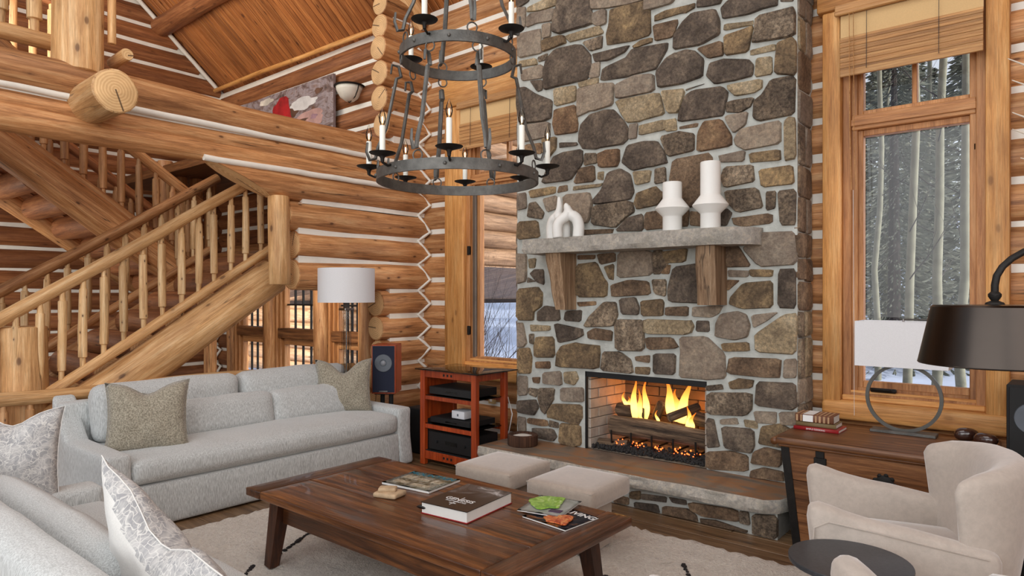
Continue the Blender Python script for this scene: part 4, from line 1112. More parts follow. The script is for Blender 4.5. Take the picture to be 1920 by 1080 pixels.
rp_ = random.Random(21); pcs = [plain('grey_stroke', C(150, 146, 152), .5, var=.4), plain('umber_stroke', C(96, 66, 50), .5, var=.4), plain('ivory_stroke', C(214, 204, 190), .5, var=.3), plain('mauve_stroke', C(150, 116, 126), .5, var=.4)]
for k in range(26): blob('brush_mark', rp_.uniform(-1.1, 1.2), rp_.uniform(-.38, .38), rp_.uniform(.03, .16), rp_.uniform(.015, .07), pcs[k % 4], pt, -.001-.0001*k, k+9)
sco = empty('wall_sconce', (-6.45, 4.80, 3.93), label='half-bowl alabaster wall sconce with a dark rim on the loft wall', cat='wall lamp')
bm = bmesh.new(); lathe(bm, [(0, -.17), (.05, -.165), (.11, -.12), (.15, -.05), (.162, .0), (.15, .0), (.0, -.02)], 28); fin('glass_bowl', bm, plain('alabaster', C(232, 226, 212), .5, var=.1), sco)
TB('rim', [(.172*math.cos(2*PI*i/32), .172*math.sin(2*PI*i/32), .003) for i in range(32)], .011, IRONB, sco, closed=True, n=6)
BX('back_plate', (-.05, .04, -.1), (.05, .165, .06), IRONB, sco)
TB('bracket', [(-.17, 0, 0), (-.15, -.0, -.06), (-.10, .0, -.13), (0, 0, -.18), (.10, 0, -.13), (.15, 0, -.06), (.17, 0, 0)], .006, IRONB, sco, n=5)
# ------------------------------------------------ chandelier
CX, CY = -2.375, 2.434
ch = empty('iron_chandelier', (CX, CY, 2.09), label='tiered wrought iron ring chandelier with ivory candle lamps over the coffee table', cat='chandelier')
def ring(r, z, h, name):
    bm = bmesh.new(); n = 64; rs = []
    for j in range(n):
        t = 2*PI*j/n; k = 1+.004*noise.noise(Vector((math.cos(t)*6, math.sin(t)*6, z)))
        rs.append([bm.verts.new((rr*k*math.cos(t), rr*k*math.sin(t), zz_)) for rr, zz_ in ((r, z-h/2), (r, z+h/2), (r-.012, z+h/2), (r-.012, z-h/2))])
    for j in range(n):
        a, b = rs[j], rs[(j+1) % n]
        for q in range(4): bm.faces.new((a[q], a[(q+1) % 4], b[(q+1) % 4], b[q]))
    for j in range(10):
        t = 2*PI*(j+.5)/10; bmesh.ops.create_uvsphere(bm, u_segments=8, v_segments=5, radius=.009, matrix=Matrix.Translation(((r+.001)*math.cos(t), (r+.001)*math.sin(t), z)))
    return fin(name, bm, IRON, ch, True, ang=40)
RL, RU, ZU = .408, .295, .615
ring(RL, 0, .052, 'lower_ring'); ring(RU, ZU, .052, 'upper_ring'); ring(.17, 1.22, .045, 'top_ring')
def dirv(th):
    """angle from the side that faces the camera, positive to the picture's right"""
    a = math.atan2(-CY, -CX)+math.radians(th); return math.cos(a), math.sin(a)
BULB = glassmat('bulb_glass', (1, .97, .9, 1), 1.5); FIL = emis('filament', (1, .72, .4, 1), 6)
def candle(th, r, z, h=.19):
    x, y = dirv(th); x *= r+.045; y *= r+.045
    e = empty('drip_pan', (x, y, z)); e.parent = ch
    me = e
    bm = bmesh.new(); lathe(bm, [(0, 0), (.02, 0), (.058, .012), (.062, .016), (.056, .017), (.018, .006), (0, .006)], 24)
    lathe(bm, [(0, -.03), (.008, -.028), (.01, -.01), (.016, 0), (0, .001)], 10); 
    bpy.data.objects.remove(e); e = fin('drip_pan', bm, IRONB, ch, True, loc=(x, y, z), ang=40)
    LT('candle_sleeve', [(0, .004), (.0135, .004), (.0135, h-.055), (.0125, h-.05), (0, h-.05)], WAX, e, n=14)
    LT('bulb', [(.007, h-.05), (.014, h-.034), (.0165, h-.018), (.013, h+.004), (.006, h+.022), (.002, h+.034), (0, h+.036)], BULB, e, n=12)
    LT('filament', [(0, h-.04), (.003, h-.035), (.003, h-.012), (0, h-.006)], FIL, e, n=6)
    ox, oy = dirv(th)
    TB('bracket', [(-ox*.055, -oy*.055, -.03), (-ox*.03, -oy*.03, -.04), (0, 0, -.028)], .006, IRONB, e, n=6)
for k in range(8): candle(-5+45*k, RL, .048)
for th in (-27, 48, 158, 228): candle(th, RU, ZU+.048)
candle(10, .17, 1.27); candle(190, .17, 1.27)
def strap(th, r0, z0, r1, z1):
    x, y = dirv(th); pa, pb = Vector((x*r0, y*r0, z0)), Vector((x*r1, y*r1, z1)); o = Vector((x, y, 0))
    d = pb-pa
    pts = [pa+o*.05+Vector((0, 0, .12)), pa+o*.055+Vector((0, 0, .075)), pa+o*.04+Vector((0, 0, .035)), pa+o*.012+Vector((0, 0, .045)), pa+Vector((0, 0, .1))]
    pts += [pa+d*t for t in (.35, .6, .8)]+[pb+Vector((0, 0, -.10)), pb+o*.012+Vector((0, 0, -.05)), pb+o*.045+Vector((0, 0, -.045)), pb+o*.05+Vector((0, 0, -.09))]
    TB('strap', pts, [.007, .009, .011]+[.0125]*6+[.011, .009, .007], IRON, ch, n=6, sq=(1, .7))
    for c, s_ in ((pa, 1), (pb, -1)):
        q = c+Vector((0, 0, .012*s_)); tx = Vector((-y, x, 0))
        TB('ring_link', [q+(tx*math.cos(2*PI*i/12)+Vector((0, 0, 1))*math.sin(2*PI*i/12))*.024 for i in range(12)], .004, IRON, ch, closed=True, n=5)
for th in (-27, 18, 66, 153, 197, 236, 284): strap(th, RL-.006, .03, RU-.006, ZU-.03)
for th in (-62, 13, 62, 197): strap(th, RU-.006, ZU+.03, .165, 1.19)
TB('hanging_rod', [(0, 0, 1.22), (0, 0, 3.9)], .01, IRON, ch); 
for k in range(3):
    t = 2*PI*k/3; TB('spoke', [(.16*math.cos(t), .16*math.sin(t), 1.22), (0, 0, 1.5)], .007, IRON, ch, n=6)
# ------------------------------------------------ rug
rg = empty('shag_rug', (-2.1, 2.2, 0), label='thick cream shaggy rug with thin black diamond lines under the coffee table', cat='rug')
s = NT('cream_shag'); n_ = s.noise(s.co((1, 1, 1), False), 55, 4, .7); s.bump(n_, 1, .02)
mm = s.n('Mapping'); mm.inputs['Rotation'].default_value = (0, 0, .72); tcx = s.n('TexCoord'); s.l(tcx.outputs['Object'], mm.inputs[0])
SHAG = s.base(s.mix(s.ramp(n_, [(.3, W0), (.7, W1)]), C(198, 184, 168), C(232, 222, 208)), 1, Sheen_Weight=.5)
bm = bmesh.new(); nx, ny = 150, 110; x0, x1, y0, y1 = -4.28, .55, .35, 3.79; rows = []
for i in range(nx+1):
    row = []
    for j in range(ny+1):
        x = x0+(x1-x0)*i/nx; y = y0+(y1-y0)*j/ny; e = i in (0, nx) or j in (0, ny)
        x += R.uniform(-.012, .012); y += R.uniform(-.012, .012)
        row.append(bm.verts.new((x+2.1, y-2.2, .004 if e else .026+R.uniform(-.007, .008))))
    rows.append(row)
for i in range(nx):
    for j in range(ny): bm.faces.new((rows[i][j], rows[i+1][j], rows[i+1][j+1], rows[i][j+1]))
fin('pile', bm, SHAG, rg)
RUGK = plain('rug_black_wool', C(38, 34, 34), 1, bump=.5)
def rugline(a, b):
    a = Vector((*a, .030)); b = Vector((*b, .030)); n = int((b-a).length/.017); bm = bmesh.new()
    for i in range(n):
        if R.random() < .05: continue
        p = a+(b-a)*i/n; s_ = R.uniform(.005, .011)
        bmesh.ops.create_icosphere(bm, subdivisions=1, radius=s_, matrix=Matrix.Translation(p-Vector((2.1*-1, 2.2, 0))+Vector((R.uniform(-.004, .004), R.uniform(-.004, .004), 0))) @ Matrix.Diagonal((1.6, 1.6, .7, 1)))
    tag(fin('black_line', bm, RUGK, rg), kind='stuff')
for a, b in (((-2.6, 1.5), (-1.85, 3.0)), ((-1.85, 3.0), (-1.1, 3.2)), ((-1.62, 3.42), (-.9, 2.4)), ((-3.4, 1.9), (-2.9, 1.3)), ((-3.38, 1.98), (-3.9, 2.9)), ((-2.9, 1.3), (-2.1, 1.0)), ((-1.1, 3.2), (-.4, 2.2)), ((-3.9, 2.9), (-3.0, 3.5))): rugline(a, b)
# ------------------------------------------------ coffee table
ct = empty('coffee_table', (-2.515, 2.33, .02), label='long dark walnut farmhouse coffee table with splayed legs and breadboard ends', cat='table')
TX0, TX1, TY0, TY1 = -.935, .935, -.45, .465
for (a, b) in ((TY0, -.14), (-.14, .18), (.18, TY1)):
    bm = bmesh.new(); softbox(bm, (0, (a+b)/2, .409), (TX1-TX0-.28, b-a-.003, .042), .006, n=(26, 2, 1), noi=.0035, seed=a); fin('top_board', bm, TABLEW, ct)
for s_ in (-1, 1):
    bm = bmesh.new(); softbox(bm, (s_*(TX1-.07), (TY0+TY1)/2, .409), (.138, TY1-TY0, .043), .006, n=(2, 16, 1), noi=.004, seed=s_); fin('end_board', bm, TABLEY, ct)
for s_ in (-1, 1): BX('apron', (-.72, s_*.345-.012, .255), (.72, s_*.345+.012, .388), TABLEW, ct, bev=.003)
for s_ in (-1, 1): BX('apron', (s_*.73-.012, -.33, .255), (s_*.73+.012, .33, .388), TABLEY, ct, bev=.003)
for sx in (-1, 1):
    for sy in (-1, 1):
        TB('leg', [(sx*.80, sy*.375, .012), (sx*.745, sy*.35, .388)], [.040, .058], TABLEZ, ct, n=4)
TZ = .02+.4315
# ------------------------------------------------ things on the table
def slab_obj(name, w, l, h, mats, c, rz, label, cat, bev=.002):
    t = empty(name, c, rz, label, cat); return t
def image_mat(name, cols, sc_=4, rough=.28):
    s = NT(name); s.l  # glossy printed cover
    n = s.noise(s.co((1, 1, 1), False), sc_, 3, .6, 1.5)
    return s.base(s.ramp(n, cols), rough, Coat_Weight=.3)
def text(body, size, mat, parent, loc, rz=0, name='lettering', rx=0, ext=.0003, bold=0, align='CENTER'):
    cu = bpy.data.curves.new(name, 'FONT'); cu.body = body; cu.size = size; cu.extrude = ext; cu.align_x = align; cu.align_y = 'CENTER'; cu.offset = bold
    o = bpy.data.objects.new(name, cu); COL.objects.link(o)
    dg = bpy.context.evaluated_depsgraph_get(); me = bpy.data.meshes.new_from_object(o.evaluated_get(dg)); bpy.data.objects.remove(o)
    me.materials.clear(); me.materials.append(mat); q = ob(name, me, parent, loc); q.rotation_euler = (rx, 0, rz); return q
INKW = plain('white_ink', C(232, 232, 230), .5, var=0); INKT = plain('teal_ink', C(40, 120, 140), .5, var=0); INKK = plain('black_ink', C(24, 24, 26), .5, var=0)
def magazine(c, rz, w, l, mats, label, h=.005, ymat=None):
    t = empty('magazine', c, rz, label, 'magazine')
    bm = bmesh.new(); softbox(bm, (0, 0, h*.45), (w-.003, l-.003, h*.9), .001, n=(6, 6, 0)); fin('pages', bm, PAPER, t)
    bm = bmesh.new(); n = 8; v = [[bm.verts.new((-w/2+w*i/n, -l/2+l*j/n, h*.95+.0015*math.sin(i/n*PI)+.0008)) for j in range(n+1)] for i in range(n+1)]
    for i in range(n):
        for j in range(n): bm.faces.new((v[i][j], v[i+1][j], v[i+1][j+1], v[i][j+1]))
    bmesh.ops.solidify(bm, geom=bm.faces[:], thickness=.0006)
    fin('cover', bm, mats, t); return t
m1 = magazine((-2.77, 2.545, TZ), .12, .34, .275, image_mat('magazine_cover_photo', [(.3, C(70, 66, 44)), (.45, C(150, 140, 110)), (.55, C(206, 202, 190)), (.7, C(96, 104, 80))], 16), 'magazine with a teal title and a courtyard photo, left of the thick book', .012)
for dx, dy, w_, h_ in ((-.10, .02, .07, .05), (.0, .015, .09, .04), (.10, .02, .07, .05), (-.08, -.07, .10, .04), (.06, -.08, .12, .04)): BX('cover_photo', (dx-w_/2, dy-h_/2, .013), (dx+w_/2, dy+h_/2, .0145), image_mat('cover_photo_detail', [(.35, C(120, 110, 84)), (.6, C(196, 190, 170))], 40), m1)
text('MOUNTAIN', .060, INKT, m1, (0, .095, .0155), bold=.001)
bk = empty('coffee_table_book', (-2.268, 2.39, TZ), .10, 'thick black and white photo book with a white title on the coffee table', 'book')
W_, L_, H_ = .28, .37, .055
bm = bmesh.new(); bx(bm, (-W_/2+.004, -L_/2+.004, .004), (W_/2-.004, L_/2-.004, H_-.003)); fin('pages', bm, PAPER, bk, False)
s = NT('book_cover_photo'); v = s.co((1, 1, 1), False); a_ = s.noise(v, 7, 5, .65, 1.2); sep = s.n('SeparateXYZ'); s.l(v, sep.inputs[0])
mt = s.ramp(a_, [(.4, C(34, 33, 34)), (.55, C(92, 90, 90)), (.66, C(190, 190, 190))]); msk = s.ramp(sep.outputs['Y'], [(.0, W0), (.12, W1)])
BCOV = s.base(s.mix(msk, C(36, 34, 34), mt), .3)
BX('cover', (-W_/2, -L_/2, H_-.003), (W_/2, L_/2, H_), BCOV, bk); BX('back_cover', (-W_/2, -L_/2, 0), (W_/2, L_/2, .004), REDC, bk)
bm = bmesh.new(); tube(bm, [(-W_/2, -L_/2, H_/2), (-W_/2, L_/2, H_/2)], H_/2, 12, sq=(1, .25)); fin('spine', bm, BCOV, bk)
text('GENESIS', .046, INKW, bk, (0, -.06, H_+.0006), bold=.0004); text('PHOTOGRAPHS', .017, INKW, bk, (0, -.092, H_+.0006))
BX('cross_mark', (-.0015, -.14, H_), (.0015, -.02, H_+.0012), INKW, bk); BX('cross_mark', (-.02, -.118, H_), (.02, -.115, H_+.0012), INKW, bk)
m2 = magazine((-1.83, 2.56, TZ), -.10, .27, .24, image_mat('food_magazine_cover', [(.35, C(30, 32, 44)), (.5, C(60, 62, 70)), (.62, C(190, 120, 60))], 9), 'lower food magazine with a dark cover and white title, right of the thick book', .006)
o = blob('cover_photo', 0, 0, .07, .06, image_mat('salad_photo', [(.35, C(150, 50, 30)), (.5, C(214, 110, 60)), (.65, C(226, 170, 100))], 40), m2, 0, 3); o.rotation_euler = (PI/2, 0, 0); o.location = (.035, -.05, .0125)
text('LIVING', .055, INKW, m2, (.055, .085, .0085), bold=.001)
m3 = magazine((-1.945, 2.635, TZ+.0135), .22, .23, .27, image_mat('pale_cover', [(.4, C(200, 204, 196)), (.6, C(226, 226, 222))], 6), 'upper white and green magazine lying on the food magazine', .004)
o = blob('cover_photo', 0, 0, .082, .095, image_mat('green_photo', [(.35, C(110, 156, 50)), (.55, C(158, 200, 84)), (.7, C(210, 226, 170))], 22), m3, 0, 6); o.rotation_euler = (PI/2, 0, 0); o.location = (-.02, .015, .011)
BX('caption_block', (.03, -.09, .006), (.09, -.05, .0078), plain('plum_ink', C(76, 50, 84), .4), m3); BX('cover_photo', (-.03, -.05, .0105), (.0, -.02, .0118), plain('wine_ink', C(120, 60, 60), .4), m3)
cs = empty('wood_coaster_stack', (-2.72, 2.275, TZ), .3, 'pale split driftwood piece at the near edge of the coffee table', 'ornament')
bm = bmesh.new(); softbox(bm, (0, 0, .012), (.135, .105, .024), .01, n=(6, 5, 1), noi=.02, seed=4); fin('slab', bm, ROCKM, cs)
bm = bmesh.new(); softbox(bm, (-.01, .005, .034), (.09, .06, .02), .008, n=(6, 5, 1), noi=.02, seed=9, rz=.4); fin('slab', bm, ROCKM, cs)
# ------------------------------------------------ ottomans
def ottoman(c, rz, label):
    t = empty('ottoman', c, rz, label, 'ottoman', None)
    SB('cushion_top', (0, 0, .370), (.45, .44, .105), .022, OTTO, t, bulge=(.004, .004, .010), n=(8, 8, 3))
    BX('base', (-.145, -.14, .030), (.145, .14, .32), OTTO, t, bev=.008, smooth=True)
    TB('piping', [(.222, -.217, .41), (.222, .217, .41), (-.222, .217, .41), (-.222, -.217, .41)], .003, OTTO, t, n=5, closed=True)
ottoman((-2.80, 3.285, .0), .03, 'left square taupe velvet ottoman between coffee table and hearth')
ottoman((-2.215, 3.285, .0), .02, 'right square taupe velvet ottoman between coffee table and hearth')
# ------------------------------------------------ sofas and pillows
def pillow(name, c, w, h, T, mat, rot, label, chop=.0, back=None, cat='pillow', seed=1, flap=9):
    """front faces local +X, height along Z"""
    t = empty(name, c, 0, label, cat); t.rotation_euler = rot
    bm = bmesh.new(); n = 34 if flap < 2 else 18; F = {}
    for side in (1, -1):
        for i in range(n+1):
            for j in range(n+1):
                u = -1+2*i/n; v = -1+2*j/n
                pin = 1-.10*(1-abs(v)**2.2); pin2 = 1-.10*(1-abs(u)**2.2)
                y = u*w/2*pin; z = v*h/2*pin2
                th = T/2*(max(0, (1-abs(u)**2.4))**.55)*(max(0, (1-abs(v)**2.4))**.55)
                if v > 0: z -= chop*math.exp(-(u/.38)**2)*v**1.5
                th *= 1+.15*noise.noise(Vector((u*2+seed, v*2, side)))
                x = side*th+.012*noise.noise(Vector((u*3+seed, v*3, 5)))
                if chop: x += -.02*math.exp(-(u/.3)**2)*max(0, v)*side
                edge = i in (0, n) or j in (0, n)
                if edge and side == -1: F[side, i, j] = F[1, i, j]; continue
                F[side, i, j] = bm.verts.new((x if not edge else .012*noise.noise(Vector((u*3+seed, v*3, 5))), y, z+h/2))
        for i in range(n):
            for j in range(n):
                f = bm.faces.new((F[side, i, j], F[side, i+1, j], F[side, i+1, j+1], F[side, i, j+1])); f.material_index = 0 if side == 1 or (flap < 2 and (-1+2*(j+.5)/n) > .70+.28*(-1+2*(i+.5)/n)) else 1
    fin('cover', bm, [mat, back or mat], t)
    ed = [F for F in ()]
    def edge(u, v):
        pin = 1-.10*(1-abs(v)**2.2); pin2 = 1-.10*(1-abs(u)**2.2); z = v*h/2*pin2
        if v > 0: z -= chop*math.exp(-(u/.38)**2)*v**1.5
        return (.012*noise.noise(Vector((u*3+seed, v*3, 5))), u*w/2*pin, z+h/2)
    L = [edge(-1+2*i/12, -1) for i in range(12)]+[edge(1, -1+2*i/12) for i in range(12)]+[edge(1-2*i/12, 1) for i in range(12)]+[edge(-1, 1-2*i/12) for i in range(12)]
    TB('welt', L, .0025, mat if mat is OLIVE else (back or mat), t, n=5, closed=True)
    return t
s1 = empty('sofa', (-5.0, 2.78, 0), label='long grey linen slipcovered sofa along the log railing', cat='sofa')
SB('base', (-.0, 0, .148), (1.0, 2.20, .275), .02, LINEN, s1, bulge=(.006, .0, 0), n=(6, 16, 4), noi=.004)
SB('seat_cushion', (.10, 0, .375), (.84, 2.16, .16), .05, LINEN, s1, bulge=(.012, .0, .03), n=(6, 18, 2), noi=.008)
SB('back_frame', (-.44, 0, .40), (.14, 2.44, .69), .035, LINEN, s1, n=(2, 14, 6), noi=.006)
for sy in (-1, 1):
    def armfn(o, sy=sy): 
        if o.z > .1: o.z += .24*max(0, (-.22-o.x)/.24)**1.2 if o.x < -.22 else 0
        o.y += sy*.03*max(0, (-o.z)/.25)
        return o
    SB('arm', (0, sy*1.155, .255), (1.02, .15, .50), .03, LINEN, s1, n=(14, 2, 6), noi=.006, seed=sy, fn=armfn)
for yc, w_ in ((-.53, 1.06), (.545, 1.05)): SB('back_cushion', (-.27, yc, .655), (.20, w_, .40), .07, LINEN, s1, bulge=(.04, .0, .015), n=(3, 10, 6), noi=.012, seed=yc*9, ry=-.10)
for yc, w_, sd in ((-.20, .78, 1), (.60, .86, 2)): SB('lumbar_cushion', (-.05, yc, .565), (.17, w_, .29), .06, LINEN, s1, bulge=(.03, .0, .01), n=(3, 10, 5), noi=.012, seed=sd, ry=-.22)
pillow('throw_pillow', (-4.78, 1.90, .425), .52, .50, .17, OLIVE, (0, -.30, -.42), 'olive-grey woven pillow at the left end of the back sofa', chop=.07, back=CREAMF, seed=2)
pillow('throw_pillow', (-4.95, 3.62, .435), .50, .50, .17, OLIVE, (0, -.25, -.62), 'olive-grey woven pillow at the right end of the back sofa', chop=.11, seed=5)
s2 = empty('sofa', (-3.0, 1.0, .022), label='near grey linen sofa seen from behind at the bottom left', cat='sofa')
SB('base', (-.03, -.05, .165), (1.7, .68, .31), .02, LINEN, s2, n=(12, 6, 4), noi=.004)
SB('seat_cushion', (-.02, -.0, .375), (1.50, .60, .14), .05, LINEN, s2, bulge=(0, .01, .02), n=(16, 6, 2), noi=.008)
SB('back_frame', (.06, -.375, .37), (2.06, .15, .745), .05, LINEN, s2, n=(14, 2, 6), noi=.008)
SB('arm', (-.86, -.02, .26), (.18, .64, .50), .035, LINEN, s2, n=(2, 8, 6), noi=.006)
SB('arm', (.90, -.1, .26), (.17, .50, .50), .035, LINEN, s2, n=(2, 8, 6), noi=.006)
for xc, in ((.03,),): SB('back_cushion', (xc, -.17, .53), (1.56, .20, .26), .08, LINEN, s2, bulge=(0, .03, .03), n=(10, 3, 5), noi=.014, seed=xc*5)
pillow('throw_pillow', (-3.90, .92, .46), .43, .49, .15, LACE, (0, -.18, -.50), 'grey lace-print pillow against the far arm of the near sofa, left edge', chop=.06, back=CREAMF, seed=8)
pillow('throw_pillow', (-2.14, .96, .37), .80, .55, .19, LACE, (.24, -.25, 1.52), 'white-backed lace-print pillow slouching on the near sofa', chop=.10, back=CREAMF, seed=12, flap=1)
# ------------------------------------------------ armchairs
def armchair(c, az, label):
    t = empty('armchair', c, math.radians(az), label, 'armchair', 'greige velvet armchairs')
    SB('seat_base', (.03, 0, .205), (.66, .60, .19), .03, VELVET, t, n=(6, 6, 3))
    SB('seat_cushion', (.05, 0, .345), (.64, .57, .12), .05, VELVET, t, bulge=(.01, 0, .025), n=(6, 6, 2), noi=.004)
    def bf(o):
        k = min(1.15, abs(o.y)/.38)
        top = (o.z+.32)/.64
        o = o.copy(); o.x += .24*k**3*(.25+.75*top)-.10*top
        o.z -= .05*k**3*max(0, top)
        o.y *= .88+.14*top
        return o
    SB('backrest', (-.27, 0, .525), (.15, .76, .62), .065, VELVET, t, n=(3, 14, 10), bulge=(.015, 0, .0), fn=bf)
    for sy in (-1, 1):
        def af(o, sy=sy):
            o = o.copy(); top = max(0, o.z/.21)
            o.z += .055*top*(o.x/.33)+(.015*top*math.exp(-((o.x-.27)/.08)**2))
            o.y += sy*.03*(o.x/.33)*0-sy*.02*max(0, -o.z/.2)
            o.x += .03*top*(o.x > 0)
            return o
        SB('arm', (.06, sy*.345, .355), (.66, .115, .43), .052, VELVET, t, n=(10, 2, 6), fn=af)
        TB('piping', [(.06+x_, sy*.4035, z_-.008) for x_, z_ in ((-.28, .505), (-.1, .528), (.1, .556), (.27, .575), (.325, .545), (.335, .40), (.33, .2))], .0035, VELVET, t, n=5)
    for sx in (-.25, .28):
        for sy in (-.27, .27): TB('leg', [(sx*1.05, sy*1.05, .003), (sx, sy, .12)], [.014, .022], TABLEZ, t, n=10)
    for y_ in (-.11, .11): LT('button', [(0, -.004), (.011, -.002), (.009, .004), (0, .006)], VELVET, t, n=10, c=(-.245, y_, .64), axis='x')
    return t
armchair((-.545, 3.42, 0), 196, 'greige velvet armchair in front of the old wooden chest')
armchair((-.475, 1.93, 0), 143, 'greige velvet armchair cut off by the bottom right corner, only its top edges showing')
rt = empty('side_table', (-.63, 2.75, 0), label='small round charcoal side table between the two armchairs', cat='side table')
LT('table_top', [(0, .478), (.19, .478), (.212, .484), (.214, .498), (.212, .503), (0, .503)], GREYT, rt, n=48)
LT('pedestal', [(0, .012), (.15, .012), (.155, .0), (0, .0)], IRONB, rt, n=32); TB('post', [(0, 0, .01), (0, 0, .478)], .018, IRONB, rt, n=12)
# ------------------------------------------------ old chest and the things on it
cc = empty('wooden_chest', (-.82, 4.46, 0), label='old iron-bound pine chest under the tall window', cat='chest')
def cx_(a, b, name, mat, **k): return BX(name, a, b, mat, cc, **k)
bm = bmesh.new()
B = [(-.43, -.29, .0), (.43, -.29, .0), (.43, .3, .0), (-.43, .3, .0)]; Tp = [(-.49, -.325, .60), (.49, -.325, .60), (.49, .33, .60), (-.49, .33, .60)]
vb = [bm.verts.new(p) for p in B]; vt = [bm.verts.new(p) for p in Tp]; bm.faces.new(vb); bm.faces.new(vt)
for j in range(4): bm.faces.new((vb[j], vb[(j+1) % 4], vt[(j+1) % 4], vt[j]))
fin('body', bm, BLACKM, cc, False)
def fy(z): return -.29-.035*z/.6
def fx(z): return .43+.06*z/.6
for k in range(3):
    z0, z1 = .008+k*.197, .008+(k+1)*.197-.004; bm = bmesh.new()
    vs = [bm.verts.new(p) for z in (z0, z1) for p in ((-fx(z)-.004, fy(z)-.012, z), (fx(z)+.004, fy(z)-.012, z), (fx(z)+.004, fy(z)+.01, z), (-fx(z)-.004, fy(z)+.01, z))]
    bmesh.ops.convex_hull(bm, input=vs); fin('board', bm, CHESTW, cc, False)
for sx in (-1, 1):
    bm = bmesh.new(); vs = [bm.verts.new((sx*(fx(z)+d), fy(z)-e, z)) for z in (.0, .6) for d, e in ((.012, .018), (-.035, .018), (.012, -.05), (-.035, -.01))]
    bmesh.ops.convex_hull(bm, input=vs); fin('corner_iron', bm, IRONB, cc, False)
def lidfn(o): return o
SB('lid', (0, -.005, .63), (1.06, .72, .048), .016, CHESTW, cc, n=(14, 6, 0), noi=.002)
SB('lid_moulding', (0, -.335, .603), (1.03, .03, .022), .009, CHESTW, cc, n=(10, 0, 0)); 
bm = bmesh.new(); tube(bm, [(-.535, -.36, .622), (-.535, .34, .622)], .022, 12); fin('lid_batten', bm, CHESTW, cc)
bm = bmesh.new()
for (a, b, w_) in (((-.28, .575), (-.27, .30), .034),):
    for i in range(8):
        t = i/7; z = a[1]+(b[1]-a[1])*t; bx(bm, (a[0]-w_*(1 if i % 2 else .7), fy(z)-.022, z-.022), (a[0]+w_*(1 if i % 2 else .7), fy(z)-.011, z+.019), .003)
fin('hasp_strap', bm, IRONB, cc, False)
bm = bmesh.new(); lathe(bm, [(0, 0), (.045, 0), (.05, .006), (.04, .012), (.012, .016), (0, .016)], 14, c=(.05, fy(.47)-.008, .46), axis='y')
for k in range(9):
    a = 2*PI*k/9; bmesh.ops.create_uvsphere(bm, u_segments=8, v_segments=5, radius=.014, matrix=Matrix.Translation((.05+.048*math.cos(a), fy(.47)-.012, .46+.048*math.sin(a))) @ Matrix.Diagonal((1, .5, 1, 1)))
tube(bm, [(.05+.03*math.cos(a), fy(.47)-.035-.01*math.sin(a), .435+.03*math.sin(a)) for a in [2*PI*i/14 for i in range(14)]], .006, 6, closed=True)
fin('lock_plate', bm, IRONB, cc, True, ang=40)
CT = .6545
def book(c, rz, w, l, h, mat, label, name='book', n=None):
    t = empty('book', c, rz, label, 'book', n)
    BX('pages', (-w/2+.004, -l/2+.003, .002), (w/2-.004, l/2-.005, h-.002), PAPER, t)
    BX('cover', (-w/2, -l/2, h-.0025), (w/2, l/2, h), mat, t); BX('cover', (-w/2, -l/2, 0), (w/2, l/2, .0025), mat, t)
    bm = bmesh.new(); tube(bm, [(-w/2, -l/2, h/2), (w/2, -l/2, h/2)], h/2*1.02, 10, sq=(.35, 1)); fin('spine', bm, mat, t)
    return t
b3 = book((-1.195, 4.485, CT), -.02, .265, .19, .020, REDC, 'thin red book at the bottom of the little stack on the chest')
text('SIMPLE COOKING', .014, INKW, b3, (0, -.0995, .010), rx=PI/2)
b2 = book((-1.205, 4.50, CT+.0205), .0, .235, .16, .026, plain('olive_cover', C(122, 104, 70), .6), 'olive cloth book in the middle of the stack on the chest')
b1 = book((-1.215, 4.50, CT+.047), .01, .225, .16, .048, plain('striped_cover_base', C(112, 70, 48), .6), 'thick brown striped book on top of the stack on the chest')
for k, (x, w_, m_) in enumerate(((-.10, .012, 'T'), (-.075, .010, 'T'), (-.035, .06, 'W'), (.012, .010, 'T'), (.035, .012, 'T'), (.06, .012, 'T'), (.085, .010, 'T'))):
    mm_ = INKW if m_ == 'W' else plain('spine_tan', C(176, 140, 104), .6)
    BX('cover_stripe', (x-w_/2, -.0895, .004), (x+w_/2, -.086, .044), mm_, b1); BX('cover_stripe', (x-w_/2, -.078, .0478), (x+w_/2, .075, .0488), mm_, b1)
tl = empty('table_lamp', (-.765, 4.655, CT), label='table lamp with a metal ring base and white rectangular shade on the chest', cat='lamp')
BX('base', (-.175, -.055, 0), (.175, .055, .018), IRON, tl, bev=.003)
rp = [(.198*math.cos(2*PI*i/56), 0, .218+.198*math.sin(2*PI*i/56)) for i in range(56)]
TB('ring', rp, .014, plain('burnished_steel', C(92, 90, 86), .4, .8), tl, n=4, closed=True)
TB('stem', [(0, 0, .41), (0, 0, .70)], .006, CHROME, tl); TB('crossbar', [(-.02, 0, .697), (.16, 0, .697)], .006, IRON, tl, n=6)
bm = bmesh.new()
for a, b in (((-.245, -.115), (.245, -.112)), ((-.245, .112), (.245, .115)), ((-.245, -.112), (-.242, .112)), ((.242, -.112), (.245, .112))): bx(bm, (a[0], a[1], .41), (b[0], b[1], .685))
fin('shade', bm, SHADE, tl, False)
for i, (x, y, rz, l) in enumerate(((-.455, 4.66, .3, 'left'), (-.355, 4.56, -.4, 'right'))):
    t = empty('wooden_pod', (x, y, CT), rz, 'polished dark wooden pod on the chest, the %s one of two' % l, 'ornament')
    bm = bmesh.new(); lathe(bm, [(0, 0)]+[(.038*math.sin(PI*k/12)**.8, .038-.038*math.cos(PI*k/12)) for k in range(1, 12)]+[(0, .076)], 24)
    for v in bm.verts: v.co.x *= 1.65; v.co.y *= 1.1; v.co.x += .01*math.sin(v.co.z*30)
    fin('body', bm, DWOOD, t)
    TB('stem', [(.058, 0, .04), (.074, 0, .048)], [.006, .003], DWOOD, t, n=6)
